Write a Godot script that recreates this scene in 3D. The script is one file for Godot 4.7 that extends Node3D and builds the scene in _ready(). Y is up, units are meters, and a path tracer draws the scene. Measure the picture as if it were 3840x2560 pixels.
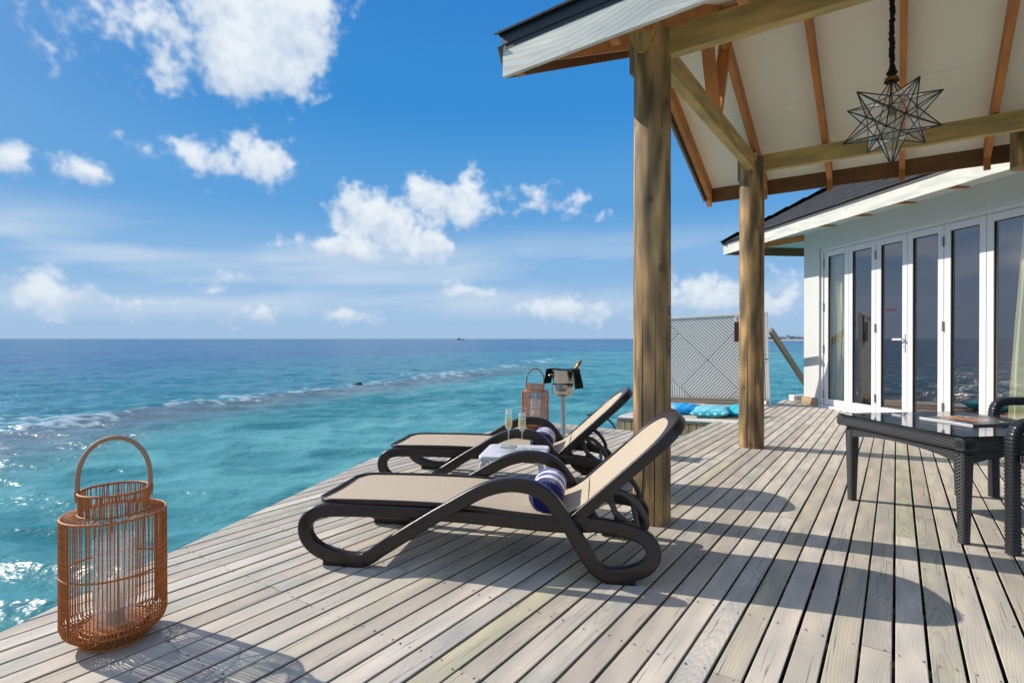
extends Node3D
# A timber deck over a lagoon with two sun loungers, a gabled pavilion and a villa with folding doors.
# Metres, y up. The decking boards run along "a" (34.7 degrees right of -Z); "b" lies across them, to the right.

const TURN := 34.7
var rng := RandomNumberGenerator.new()
var M := {}
var taken := {}


# ------------------------------------------------------------------ geometry
class G:
	var v := PackedVector3Array()
	var n := PackedVector3Array()
	var t := PackedVector2Array()
	var c := PackedColorArray()
	var i := PackedInt32Array()

	func mesh() -> ArrayMesh:
		var a := []
		a.resize(Mesh.ARRAY_MAX)
		a[Mesh.ARRAY_VERTEX] = v
		a[Mesh.ARRAY_NORMAL] = n
		a[Mesh.ARRAY_TEX_UV] = t
		if c.size() == v.size() and c.size() > 0:
			a[Mesh.ARRAY_COLOR] = c
		a[Mesh.ARRAY_INDEX] = i
		var m := ArrayMesh.new()
		m.add_surface_from_arrays(Mesh.PRIMITIVE_TRIANGLES, a)
		return m

	# flat quad; turned so that its normal points along "out"
	func quad(p0: Vector3, p1: Vector3, p2: Vector3, p3: Vector3, out: Vector3, u0 := Vector2.ZERO, u1 := Vector2.RIGHT, u2 := Vector2.ONE, u3 := Vector2.DOWN) -> void:
		var m := (p2 - p0).cross(p3 - p1)
		if m.length() < 1e-12:
			m = (p1 - p0).cross(p2 - p0)
		m = m.normalized()
		var k := v.size()
		var same := m.dot(out) > 0.0
		v.append_array([p0, p1, p2, p3])
		t.append_array([u0, u1, u2, u3])
		var nn := m if same else -m
		n.append_array([nn, nn, nn, nn])
		if same:
			i.append_array([k, k + 2, k + 1, k, k + 3, k + 2])
		else:
			i.append_array([k, k + 1, k + 2, k, k + 2, k + 3])

	func tri(p0: Vector3, p1: Vector3, p2: Vector3, out: Vector3, u0 := Vector2.ZERO, u1 := Vector2.RIGHT, u2 := Vector2.ONE) -> void:
		var m := (p1 - p0).cross(p2 - p0).normalized()
		var k := v.size()
		var same := m.dot(out) > 0.0
		v.append_array([p0, p1, p2])
		t.append_array([u0, u1, u2])
		var nn := m if same else -m
		n.append_array([nn, nn, nn])
		i.append_array([k, k + 2, k + 1] if same else [k, k + 1, k + 2])

	# a polygon in local x, y drawn out along local z; u runs round it, v along it, both in metres
	func prism(x: Transform3D, poly: PackedVector2Array, z0: float, z1: float, off := Vector2.ZERO, s0 := 0.0, s1 := 0.0) -> void:
		var mid := Vector2.ZERO
		for p in poly:
			mid += p / poly.size()
		var round_ := 0.0
		for k in poly.size():
			var a := poly[k]
			var b := poly[(k + 1) % poly.size()]
			var l := a.distance_to(b)
			var e := Vector2(b.y - a.y, a.x - b.x)
			if e.dot((a + b) * 0.5 - mid) < 0.0:
				e = -e
			var o := x.basis * Vector3(e.x, e.y, 0)
			quad(x * Vector3(a.x, a.y, z0 + s0 * a.x), x * Vector3(b.x, b.y, z0 + s0 * b.x), x * Vector3(b.x, b.y, z1 + s1 * b.x), x * Vector3(a.x, a.y, z1 + s1 * a.x), o,
				off + Vector2(round_, z0), off + Vector2(round_ + l, z0), off + Vector2(round_ + l, z1), off + Vector2(round_, z1))
			round_ += l
		var ear := Geometry2D.triangulate_polygon(poly)
		for e in [[z0, s0, -1.0], [z1, s1, 1.0]]:
			for k in range(0, ear.size(), 3):
				var q := []
				for j in 3:
					var p := poly[ear[k + j]]
					q.append(x * Vector3(p.x, p.y, e[0] + e[1] * p.x))
				tri(q[0], q[1], q[2], x.basis.z * e[2], off + poly[ear[k]] * 0.5, off + poly[ear[k + 1]] * 0.5, off + poly[ear[k + 2]] * 0.5)

	static func chamfered(w: float, h: float, ch: float) -> PackedVector2Array:
		var a := w / 2
		var b := h / 2
		if ch <= 0.0:
			return PackedVector2Array([Vector2(-a, b), Vector2(a, b), Vector2(a, -b), Vector2(-a, -b)])
		return PackedVector2Array([Vector2(-a + ch, b), Vector2(a - ch, b), Vector2(a, b - ch), Vector2(a, -b + ch), Vector2(a - ch, -b), Vector2(-a + ch, -b), Vector2(-a, -b + ch), Vector2(-a, b - ch)])

	# a squared timber from p0 to p1
	func bar(p0: Vector3, p1: Vector3, w: float, h: float, ch := 0.003, up := Vector3.UP, off := Vector2.ZERO) -> void:
		var z := (p1 - p0).normalized()
		var x := up.cross(z)
		if x.length() < 0.01:
			x = Vector3.RIGHT.cross(z)
		x = x.normalized()
		var y := z.cross(x)
		prism(Transform3D(Basis(x, y, z), p0), chamfered(w, h, ch), 0.0, p0.distance_to(p1), off)

	func box(lo: Vector3, hi: Vector3, ch := 0.0, off := Vector2.ZERO) -> void:
		var d := hi - lo
		var m := (lo + hi) / 2
		if d.y >= d.x and d.y >= d.z:
			bar(Vector3(m.x, lo.y, m.z), Vector3(m.x, hi.y, m.z), d.z, d.x, ch, Vector3.RIGHT, off)
		elif d.x >= d.z:
			bar(Vector3(lo.x, m.y, m.z), Vector3(hi.x, m.y, m.z), d.z, d.y, ch, Vector3.UP, off)
		else:
			bar(Vector3(m.x, m.y, lo.z), Vector3(m.x, m.y, hi.z), d.x, d.y, ch, Vector3.UP, off)

	# rows of points, smooth; normals point away from "inside" when given, else along the winding
	func grid(rows: Array, closed := false, flip := false, us := 1.0, vs := 1.0, cols := []) -> void:
		var h := rows.size()
		var w: int = rows[0].size()
		var k0 := v.size()
		for r in h:
			for q in w:
				var p: Vector3 = rows[r][q]
				var l: Vector3 = rows[r][(q - 1 + w) % w] if closed or q > 0 else p
				var rr: Vector3 = rows[r][(q + 1) % w] if closed or q < w - 1 else p
				var d: Vector3 = rows[r - 1][q] if r > 0 else p
				var u: Vector3 = rows[r + 1][q] if r < h - 1 else p
				var nn := (u - d).cross(rr - l)
				if nn.length() < 1e-14:
					nn = (rows[mini(r + 1, h - 1)][q] - rows[maxi(r - 1, 0)][q]).cross(rows[r][(q + w / 3) % w] - rows[r][(q + 2 * w / 3) % w])
				nn = nn.normalized()
				v.append(p)
				n.append(-nn if flip else nn)
				t.append(Vector2(q * us, r * vs))
				if cols.size():
					c.append(cols[r][q])
		for r in h - 1:
			for q in (w if closed else w - 1):
				var a := k0 + r * w + q
				var b := k0 + r * w + (q + 1) % w
				var e := a + w
				var f := b + w
				if flip:
					i.append_array([a, e, b, b, e, f])
				else:
					i.append_array([a, b, e, b, f, e])

	# turn everything added since k0 / i0 so that its normals point away from a point, or along a direction
	func face(k0: int, i0: int, p: Vector3, along := false) -> void:
		var sum := 0.0
		for k in range(k0, v.size()):
			sum += n[k].dot(p if along else (v[k] - p).normalized())
		if sum < 0.0:
			for k in range(k0, n.size()):
				n[k] = -n[k]
			for k in range(i0, i.size(), 3):
				var s := i[k + 1]
				i[k + 1] = i[k + 2]
				i[k + 2] = s

	# a closed section swept along frames [origin, x axis, y axis]; ends capped
	func sweep(frames: Array, sec: PackedVector2Array, vs := 1.0, closed := false, scales := PackedFloat32Array()) -> void:
		var rows := []
		var us := 0.0
		for k in sec.size():
			us += sec[k].distance_to(sec[(k + 1) % sec.size()]) / sec.size()
		for k in frames.size():
			var f: Array = frames[k]
			var s := scales[k] if scales.size() else 1.0
			var row := PackedVector3Array()
			for p in sec:
				row.append(f[0] + f[1] * p.x * s + f[2] * p.y * s)
			rows.append(row)
		if closed:
			rows.append(rows[0])
		# which way round: compare with the way out of the middle
		var d: Vector3 = rows[1][0] - rows[0][0]
		var e: Vector3 = rows[0][1] - rows[0][sec.size() - 1]
		var mid := Vector3.ZERO
		for p in rows[0]:
			mid += p / sec.size()
		var flip: bool = d.cross(e).dot(rows[0][0] - mid) < 0.0
		var k0 := t.size()
		grid(rows, true, flip, us, 1.0)
		var run := 0.0
		for r in rows.size():
			if r > 0:
				run += (rows[r][0] as Vector3).distance_to(rows[r - 1][0])
			for q in sec.size():
				t[k0 + r * sec.size() + q].y = run * vs
		if not closed:
			for e2 in [[0, 1], [rows.size() - 1, rows.size() - 2]]:
				var m := Vector3.ZERO
				var m2 := Vector3.ZERO
				for q in sec.size():
					m += rows[e2[0]][q] / sec.size()
					m2 += rows[e2[1]][q] / sec.size()
				for q in sec.size():
					tri(m, rows[e2[0]][q], rows[e2[0]][(q + 1) % sec.size()], m - m2)

	static func circle(r: float, k: int) -> PackedVector2Array:
		var p := PackedVector2Array()
		for j in k:
			p.append(Vector2(cos(TAU * j / k), sin(TAU * j / k)) * r)
		return p

	static func rounded(w: float, h: float, r: float, k := 3) -> PackedVector2Array:
		var p := PackedVector2Array()
		for q in 4:
			var m := Vector2((w / 2 - r) * (1 if q == 0 or q == 3 else -1), (h / 2 - r) * (1 if q < 2 else -1))
			for j in k:
				var a := PI / 2 * (q + float(j) / (k - 1))
				p.append(m + Vector2(cos(a), sin(a)) * r)
		return p

	static func frames(path: Array, closed := false) -> Array:
		var f := []
		var x := Vector3.ZERO
		for k in path.size():
			var a: Vector3 = path[(k - 1 + path.size()) % path.size()] if closed or k > 0 else path[k]
			var b: Vector3 = path[(k + 1) % path.size()] if closed or k < path.size() - 1 else path[k]
			var z := (b - a).normalized()
			if k == 0:
				x = Vector3.UP.cross(z) if absf(z.y) < 0.9 else Vector3.RIGHT.cross(z)
			x = (x - z * x.dot(z)).normalized()
			f.append([path[k], x, z.cross(x)])
		return f

	func tube(path: Array, r: float, sides := 8, closed := false, scales := PackedFloat32Array()) -> void:
		sweep(frames(path, closed), circle(r, sides), 1.0, closed, scales)

	# profile of (radius, height) turned round the y axis of x
	func lathe(x: Transform3D, prof: Array, seg := 24, turn := TAU, vs := 1.0) -> void:
		var run := 0.0
		for k in prof.size() - 1:
			var a: Vector2 = prof[k]
			var b: Vector2 = prof[k + 1]
			if a.distance_to(b) < 1e-7:
				continue
			var d := (b - a).normalized()
			var da := d
			var db := d
			if k > 0 and prof[k - 1].distance_to(a) > 1e-7 and d.dot((a - prof[k - 1]).normalized()) > 0.7:
				da = (d + (a - prof[k - 1]).normalized()).normalized()
			if k < prof.size() - 2 and prof[k + 2].distance_to(b) > 1e-7 and d.dot((prof[k + 2] - b).normalized()) > 0.7:
				db = (d + (prof[k + 2] - b).normalized()).normalized()
			var k0 := v.size()
			var l := a.distance_to(b)
			for j in seg + 1:
				var w := turn * j / seg
				var o := Vector3(cos(w), 0, sin(w))
				v.append_array([x * (o * a.x + Vector3.UP * a.y), x * (o * b.x + Vector3.UP * b.y)])
				n.append_array([(x.basis * (o * da.y - Vector3.UP * da.x)).normalized(), (x.basis * (o * db.y - Vector3.UP * db.x)).normalized()])
				t.append_array([Vector2(w / TAU, run * vs), Vector2(w / TAU, (run + l) * vs)])
				if j < seg:
					var q := k0 + j * 2
					i.append_array([q, q + 2, q + 1, q + 1, q + 2, q + 3])
			run += l

	func disc(m: Vector3, out: Vector3, r: float, k := 16) -> void:
		var x := out.cross(Vector3.UP if absf(out.y) < 0.9 else Vector3.RIGHT).normalized()
		var y := out.cross(x).normalized()
		for j in k:
			tri(m, m + (x * cos(TAU * j / k) + y * sin(TAU * j / k)) * r, m + (x * cos(TAU * (j + 1) / k) + y * sin(TAU * (j + 1) / k)) * r, out)


static func spline(pts: Array, steps: int, closed := false) -> Array:
	var out := []
	var k := pts.size()
	for j in (k if closed else k - 1):
		var p0 = pts[(j - 1 + k) % k] if closed or j > 0 else pts[j]
		var p1 = pts[j]
		var p2 = pts[(j + 1) % k]
		var p3 = pts[(j + 2) % k] if closed or j < k - 2 else pts[(j + 1) % k]
		for s in steps:
			out.append(p1.cubic_interpolate(p2, p0, p3, float(s) / steps))
	if not closed:
		out.append(pts[k - 1])
	return out


# ------------------------------------------------------------------ objects
func numbered(called: String) -> String:
	taken[called] = taken.get(called, -1) + 1
	return called if taken[called] == 0 else "%s_%03d" % [called, taken[called]]


func tag(o: Node, label: String, category: String, group := "") -> Node:
	o.set_meta("label", label)
	o.set_meta("category", category)
	if group:
		o.set_meta("group", group)
	return o


func thing(called: String, label: String, category: String, at := Vector3.ZERO, turn := 0.0, group := "") -> Node3D:
	var o := Node3D.new()
	o.name = numbered(called)
	add_child(o)
	o.position = at
	o.rotation_degrees.y = turn
	tag(o, label, category, group)
	return o


func put(called: String, mesh: Mesh, mat: Material, parent: Node = self) -> MeshInstance3D:
	var o := MeshInstance3D.new()
	o.mesh = mesh
	o.material_override = mat
	if parent == self:
		o.name = numbered(called)
	else:
		var k := 0
		for ch in parent.get_children():
			if ch.get_meta("stem", "") == called:
				k += 1
		o.name = called if k == 0 else "%s_%03d" % [called, k]
		o.set_meta("stem", called)
	parent.add_child(o, true)
	return o


func stuff(o: Node) -> Node:
	o.set_meta("kind", "stuff")
	return o


func structure(o: Node) -> Node:
	o.set_meta("kind", "structure")
	return o


func copy_of(o: Node3D, label: String) -> Node3D:
	var d: Node3D = o.duplicate()
	d.name = numbered(str(o.name))
	add_child(d)
	d.set_meta("label", label)
	return d


# (along the boards, across them, height) -> world
func ab(a: float, b: float, y := 0.0) -> Vector3:
	var s := sin(deg_to_rad(TURN))
	var k := cos(deg_to_rad(TURN))
	return Vector3(s * a + k * b, y, -(k * a - s * b))


func srgb(r: float, g: float, b: float) -> Color:
	return Color(r / 255.0, g / 255.0, b / 255.0)


func mat(called: String, col: Color, rough := 0.6, metal := 0.0) -> StandardMaterial3D:
	var m := StandardMaterial3D.new()
	m.resource_name = called
	m.albedo_color = col
	m.roughness = rough
	m.metallic = metal
	M[called] = m
	return m


func noise(s: int, f: float, oct := 3, kind := FastNoiseLite.TYPE_SIMPLEX_SMOOTH) -> FastNoiseLite:
	var q := FastNoiseLite.new()
	q.seed = s
	q.frequency = f
	q.noise_type = kind
	q.fractal_octaves = oct
	q.fractal_type = FastNoiseLite.FRACTAL_FBM if oct > 1 else FastNoiseLite.FRACTAL_NONE
	return q


func textured(called: String, tex: Texture2D, across: float, along: float, rough := 0.7, relief := 0.0) -> StandardMaterial3D:
	var m := mat(called, Color.WHITE, rough)
	m.albedo_texture = tex
	m.uv1_scale = Vector3(1.0 / across, 1.0 / along, 1)
	if relief > 0.0:
		m.heightmap_enabled = true
		m.heightmap_texture = tex
		m.heightmap_scale = relief
	return m


# Sawn timber: growth rings of a slightly leaning, wandering trunk cut by the face of the board. strips = boards side by side in the picture.
func wood(w: int, h: int, across: float, along: float, strips: int, light: Color, dark: Color, ring: float, sd: int, deep := 0.5, check := 0.5, stain := 0.2, knots := 0, wave := 1.0) -> ImageTexture:
	var r := RandomNumberGenerator.new()
	r.seed = sd
	var n1 := noise(sd, 1.0, 2)
	var n2 := noise(sd + 7, 1.0, 2)
	var data := PackedByteArray()
	data.resize(w * h * 3)
	var strip := across / strips
	var par := []
	for s in strips:
		par.append([r.randf_range(-0.5, 1.5) * strip, r.randf_range(0.01, 0.09), r.randf_range(0.01, 0.045), r.randf_range(0, TAU), r.randf_range(0.94, 1.04), r.randf_range(-0.008, 0.012)])
	var spots := []
	for k in knots:
		spots.append(Vector3(r.randf() * across, r.randf() * along, r.randf_range(0.008, 0.016) * (1.5 if wave == 2.0 else 1.0)))
	# drying checks: fine dark lines that wander along the grain
	var checks := []
	for k in int(check * 16.0 * strips):
		checks.append([r.randf() * across, r.randf() * along, r.randf_range(0.08, 0.42), r.randf_range(0.0005, 0.0011), r.randf_range(0.4, 1.0)])
	var rad := along / TAU
	for py in h:
		var z := along * py / h
		var ang := TAU * py / h
		var cz := cos(ang) * rad
		var sz := sin(ang) * rad
		var lean := []
		for s in strips:
			lean.append([par[s][1] + par[s][2] * sin(ang + par[s][3]) + 0.02 * wave * n1.get_noise_3d(cz * 0.9, sz * 0.9, s * 9.0), 0.03 * wave * n1.get_noise_3d(cz * 1.3, sz * 1.3, 40 + s * 9.0)])
		var now := []
		for c in checks:
			var f: float = fposmod(z - c[1], along) / c[2]
			if f < 1.0:
				now.append(Vector3(c[0] + 0.004 * n1.get_noise_2d(z * 3.0, c[0] * 900.0), c[3] * (0.4 + sin(PI * f)) * maxf(1.0, across / w / 0.0011), c[4] * sqrt(sin(PI * f))))
		for px in w:
			var x := across * px / w
			var s := mini(int(x / strip), strips - 1)
			var dx: float = x - s * strip - par[s][0] + lean[s][1]
			var dd: float = lean[s][0]
			var rr := sqrt(dx * dx + dd * dd) + 0.0025 * n2.get_noise_3d(x * 60, cz * 5, sz * 5)
			for kn in spots:
				var q: float = Vector2(x - kn.x, (z - kn.y) * 0.55).length()
				if q < kn.z * 4.0:
					rr += kn.z * 2.2 * exp(-q * q / (kn.z * kn.z * 1.6))
			var f := rr / ring
			f -= floorf(f)
			var g := f * f * (1.0 if f < 0.9 else (1.0 - f) * 10.0)
			var fib := n2.get_noise_3d(x * 900, cz * 9, sz * 9)
			var st := n1.get_noise_3d(x * 9 + s * 30.0, cz * 2.2 + 20, sz * 2.2)
			var k := clampf(deep * g + 0.16 * fib + 0.08, 0.0, 1.0)
			var gap := 0.0
			for cr in now:
				var off := absf(x - cr.x)
				if off < cr.y:
					gap = maxf(gap, cr.z * (1.0 - 0.5 * off / cr.y))
			for kn in spots:
				var q: float = Vector2(x - kn.x, (z - kn.y) * 0.8).length() / kn.z
				if q < 1.0:
					k = maxf(k, 0.75 - 0.3 * absf(sin(q * 9.0)))
			var col := light.lerp(dark, k)
			var lum: float = par[s][4] * (1.0 + stain * st) * (1.0 - 0.72 * gap)
			var warm: float = par[s][5] + 0.022 * st
			var o := (py * w + px) * 3
			data[o] = clampi(int(255.0 * col.r * lum * (1.0 + warm)), 0, 255)
			data[o + 1] = clampi(int(255.0 * col.g * lum), 0, 255)
			data[o + 2] = clampi(int(255.0 * col.b * lum * (1.0 - warm)), 0, 255)
	return ImageTexture.create_from_image(Image.create_from_data(w, h, false, Image.FORMAT_RGB8, data))


# black and grey picture from a function of (x, y) in 0..1
func drawn(w: int, h: int, f: Callable) -> ImageTexture:
	var data := PackedByteArray()
	data.resize(w * h * 3)
	for y in h:
		for x in w:
			var col: Color = f.call((x + 0.5) / w, (y + 0.5) / h)
			var o := (y * w + x) * 3
			data[o] = clampi(int(col.r * 255), 0, 255)
			data[o + 1] = clampi(int(col.g * 255), 0, 255)
			data[o + 2] = clampi(int(col.b * 255), 0, 255)
	return ImageTexture.create_from_image(Image.create_from_data(w, h, false, Image.FORMAT_RGB8, data))


# ------------------------------------------------------------------ sky
# Air: deep blue overhead, pale towards the horizon. Clouds: heaps of soft puffs torn by noise, and thin streaks low down.
# A puff is [bearing tangent, height tangent, half width, half height, strength] on the plane one unit ahead of the terrace (f = 1277).
func sky_air(up: float, away: float) -> Color:
	# up: sine of the elevation; away: cosine of the angle to the sun
	var stops := [[0.0, Color(0.36, 0.52, 0.73)], [0.05, Color(0.345, 0.53, 0.76)], [0.13, Color(0.235, 0.455, 0.745)], [0.24, Color(0.105, 0.345, 0.70)], [0.40, Color(0.040, 0.26, 0.645)], [0.60, Color(0.03, 0.20, 0.58)], [1.0, Color(0.02, 0.13, 0.45)]]
	var col: Color = stops[0][1]
	for k in stops.size() - 1:
		if up >= stops[k][0]:
			var f: float = clampf((up - stops[k][0]) / (stops[k + 1][0] - stops[k][0]), 0, 1)
			col = (stops[k][1] as Color).lerp(stops[k + 1][1], f * f * (3 - 2 * f))
	var glow := pow(maxf(0.0, away), 12.0) * 0.35
	return col.lerp(Color(0.75, 0.82, 0.9), glow)


func make_sky() -> ImageTexture:
	var W := 4096
	var H := 2048
	var sun := Vector3(-0.918, 0.68, -0.397).normalized()
	var low := Image.create(1024, 512, false, Image.FORMAT_RGBF)
	low.fill(Color(0.10, 0.19, 0.27))
	var n1 := noise(11, 1.0, 5)
	for y in 258:
		var el := PI * (0.5 - (y + 0.5) / 512.0)
		for x in 1024:
			var az := TAU * ((x + 0.5) / 1024.0 - 0.5)
			var d := Vector3(cos(el) * sin(az), sin(el), -cos(el) * cos(az))
			var col := sky_air(maxf(d.y, 0.0), d.dot(sun))
			# unseen heaps, denser than those in view, added for whiter fill light
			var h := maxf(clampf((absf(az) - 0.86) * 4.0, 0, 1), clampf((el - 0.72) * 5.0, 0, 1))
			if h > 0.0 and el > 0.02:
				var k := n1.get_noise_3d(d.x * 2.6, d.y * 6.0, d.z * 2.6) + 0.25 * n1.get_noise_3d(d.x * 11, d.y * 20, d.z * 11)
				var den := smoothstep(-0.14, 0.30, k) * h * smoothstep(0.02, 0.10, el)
				col = col.lerp(Color(0.88, 0.91, 0.95) * (1.0 + 0.7 * pow(maxf(0.0, d.dot(sun)), 3.0)), 0.92 * den)  # unseen clouds towards the sun brightened further to lift the fill
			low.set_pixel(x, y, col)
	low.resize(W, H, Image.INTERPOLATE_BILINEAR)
	var puffs := [
		# the big cloud at the top
		[-636, 705, 105, 75, 1.0], [-560, 690, 95, 95, 1.0], [-500, 720, 90, 80, 1.0], [-630, 640, 80, 55, 0.9], [-720, 700, 110, 60, 0.5], [-800, 660, 90, 40, 0.36], [-860, 620, 110, 40, 0.3], [-560, 620, 60, 60, 0.7], [-620, 590, 40, 40, 0.6], [-450, 680, 45, 70, 0.7], [-850, 715, 60, 45, 0.5], [-620, 800, 200, 70, 0.9], [-760, 610, 100, 40, 0.4], [-525, 640, 50, 50, 0.7],
		# torn wisps, upper left
		[-1010, 750, 80, 60, 0.42], [-1075, 670, 45, 40, 0.40], [-1130, 760, 60, 60, 0.25], [-960, 710, 70, 50, 0.25],
		# small heaps, left
		[-1160, 418, 55, 28, 0.85], [-990, 388, 62, 28, 0.85], [-960, 375, 40, 18, 0.6], [-1020, 400, 40, 18, 0.55], [-850, 438, 32, 18, 0.5], [-745, 432, 45, 30, 0.75], [-735, 405, 30, 22, 0.55], [-640, 425, 60, 38, 0.62], [-560, 395, 62, 36, 0.85], [-600, 445, 60, 26, 0.5], [-530, 420, 40, 34, 0.6], [-660, 395, 45, 22, 0.5], [-695, 340, 32, 10, 0.45], [-595, 488, 28, 13, 0.25], [-520, 490, 28, 14, 0.22],
		# the main pair
		[-385, 305, 36, 40, 1.0], [-310, 290, 55, 50, 1.0], [-340, 240, 70, 46, 1.0], [-400, 210, 50, 24, 0.8], [-250, 255, 60, 40, 0.9], [-200, 220, 50, 34, 1.0], [-170, 210, 30, 28, 0.9], [-330, 200, 90, 20, 0.6], [-215, 345, 32, 26, 0.9], [-170, 315, 55, 40, 1.0], [-105, 330, 48, 48, 1.0], [-90, 290, 50, 28, 0.8], [-120, 255, 70, 14, 0.35],
		[-10, 345, 45, 22, 0.4], [70, 325, 34, 30, 0.8], [60, 300, 50, 22, 0.55], [125, 298, 50, 16, 0.45], [-490, 235, 34, 14, 0.45], [-520, 215, 32, 12, 0.35],
		[-905, 470, 26, 12, 0.35], [-480, 455, 30, 14, 0.3], [-790, 460, 24, 12, 0.4], [-250, 190, 60, 10, 0.4], [-130, 205, 60, 10, 0.35], [150, 330, 26, 12, 0.45], [200, 285, 40, 10, 0.4], [-360, 350, 18, 10, 0.3], [-330, 485, 14, 9, 0.3],
		# hazy heaps along the horizon
		[-1150, 130, 90, 40, 0.51], [-1060, 110, 80, 50, 0.68], [-1040, 95, 34, 26, 0.75], [-985, 105, 40, 24, 0.83], [-1100, 70, 130, 40, 0.45], [-900, 78, 40, 22, 0.52], [-830, 78, 50, 18, 0.68], [-760, 80, 30, 18, 0.60], [-720, 50, 120, 20, 0.38], [-610, 72, 40, 24, 0.63], [-570, 60, 40, 18, 0.52], [-500, 55, 45, 14, 0.38], [-400, 62, 50, 20, 0.68], [-360, 50, 60, 14, 0.38], [-115, 110, 46, 20, 0.95], [-80, 102, 40, 12, 0.75], [110, 75, 85, 26, 0.75], [60, 60, 100, 20, 0.52], [190, 60, 60, 24, 0.52], [-640, 150, 55, 16, 0.60], [-670, 115, 55, 14, 0.52],
		[430, 110, 90, 45, 0.75], [500, 90, 90, 40, 0.7], [390, 80, 60, 30, 0.5], [600, 120, 70, 60, 0.55], [640, 70, 90, 30, 0.4], [300, 70, 60, 20, 0.3],
	]
	var x0 := int((0.5 - 0.145) * W)
	var x1 := int((0.5 + 0.145) * W)
	var y1 := H / 2
	var y0 := int(H * (0.5 - 0.215))
	var ww := x1 - x0
	var hh := y1 - y0
	var body := PackedFloat32Array()
	body.resize(ww * hh)
	for p in puffs:
		var px: float = p[0] / 1277.0
		var py: float = p[1] / 1277.0
		var cx := (atan(px) / TAU + 0.5) * W - x0
		var cy := (0.5 - atan(py / sqrt(1 + px * px)) / PI) * H - y0
		var rx: float = p[2] / 1277.0 / (1 + px * px) / TAU * W * 1.04
		var ry: float = p[3] / 1277.0 / sqrt(1 + px * px) / PI * H * 1.04
		for y in range(maxi(0, int(cy - ry * 1.8)), mini(hh, int(cy + ry * 1.8))):
			for x in range(maxi(0, int(cx - rx * 1.8)), mini(ww, int(cx + rx * 1.8))):
				var q := Vector2((x - cx) / rx, (y - cy) / ry)
				var e := 1.0 - q.length_squared() / 3.0
				if e > 0.0:
					body[y * ww + x] = 1.0 - (1.0 - body[y * ww + x]) * (1.0 - 0.70 * p[4] * e * e)
	var n2 := noise(5, 0.022, 5)
	var n3 := noise(9, 0.007, 4)
	var n4 := noise(3, 0.006, 4)
	for y in hh:
		var el := PI * (0.5 - float(y + y0) / H)
		var streak := smoothstep(0.02, 0.07, el) * (1.0 - smoothstep(0.13, 0.21, el))
		for x in ww:
			var col := low.get_pixel(x + x0, y + y0)
			var wob := n3.get_noise_2d(x * 0.8, y)
			var st := n4.get_noise_2d((x + wob * 30) * 0.35, (y + 0.07 * x) * 2.6)
			var veil := clampf(streak * (0.26 + 1.25 * st) * (1.2 - float(x) / ww), 0, 0.6)
			col = col.lerp(Color(0.62, 0.72, 0.83), veil)
			var b := body[y * ww + x]
			if b > 0.02:
				var t1 := n2.get_noise_2d(x + wob * 18, y * 1.1)
				var t2 := n3.get_noise_2d(x * 2.0 + 300, y * 2.2)
				var t3 := n2.get_noise_2d(x * 3.1 + 90, y * 3.3)
				var tear := 0.55 * t1 + 0.42 * t2 + 0.30 * t3
				var den := smoothstep(0.16, 0.72, b * 1.12 + tear * (1.0 - 0.35 * b))
				den *= 0.45 + 0.55 * smoothstep(0.15, 0.8, b + 0.5 * tear)
				var over := body[maxi(y - 9, 0) * ww + x]
				var under_ := body[mini(y + 9, hh - 1) * ww + x]
				var lit := clampf(0.36 + 0.34 * b + 0.70 * (t2 + 0.5 * t1) + 0.9 * (under_ - over) + 0.3 * t3, 0.0, 1.0)
				var hazy := smoothstep(0.03, 0.17, el)
				var white := Color(0.50, 0.62, 0.78).lerp(Color(0.83, 0.885, 0.93), lit * (0.72 + 0.28 * hazy))
				col = col.lerp(white, den * 0.97)
			low.set_pixel(x + x0, y + y0, col)
	return ImageTexture.create_from_image(low)


# ------------------------------------------------------------------ sea
const REEF := [Vector2(-13.5, 60), Vector2(-14.5, 30), Vector2(-13.6, 10), Vector2(-13.0, 0), Vector2(-12.8, -8), Vector2(-12.7, -13.8), Vector2(-12.55, -16.5), Vector2(-11.7, -19.3), Vector2(-10.2, -23.4), Vector2(-7.8, -28.1), Vector2(-5.1, -34.3), Vector2(-2.4, -40.2), Vector2(1.5, -52), Vector2(8, -80), Vector2(22, -130)]


# distance to the reef edge, positive outside (seaward)
func reef_at(p: Vector2) -> Vector2:
	var best := 1e9
	var side := 1.0
	var along := 0.0
	var run := 0.0
	for k in REEF.size() - 1:
		var a: Vector2 = REEF[k]
		var b: Vector2 = REEF[k + 1]
		var d := b - a
		var l := d.length()
		var f := clampf((p - a).dot(d) / (l * l), 0, 1)
		var q: float = p.distance_to(a + d * f)
		if q < best:
			best = q
			side = signf((p - a).cross(d))
			along = run + f * l
		run += l
	return Vector2(best * side, along)


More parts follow.
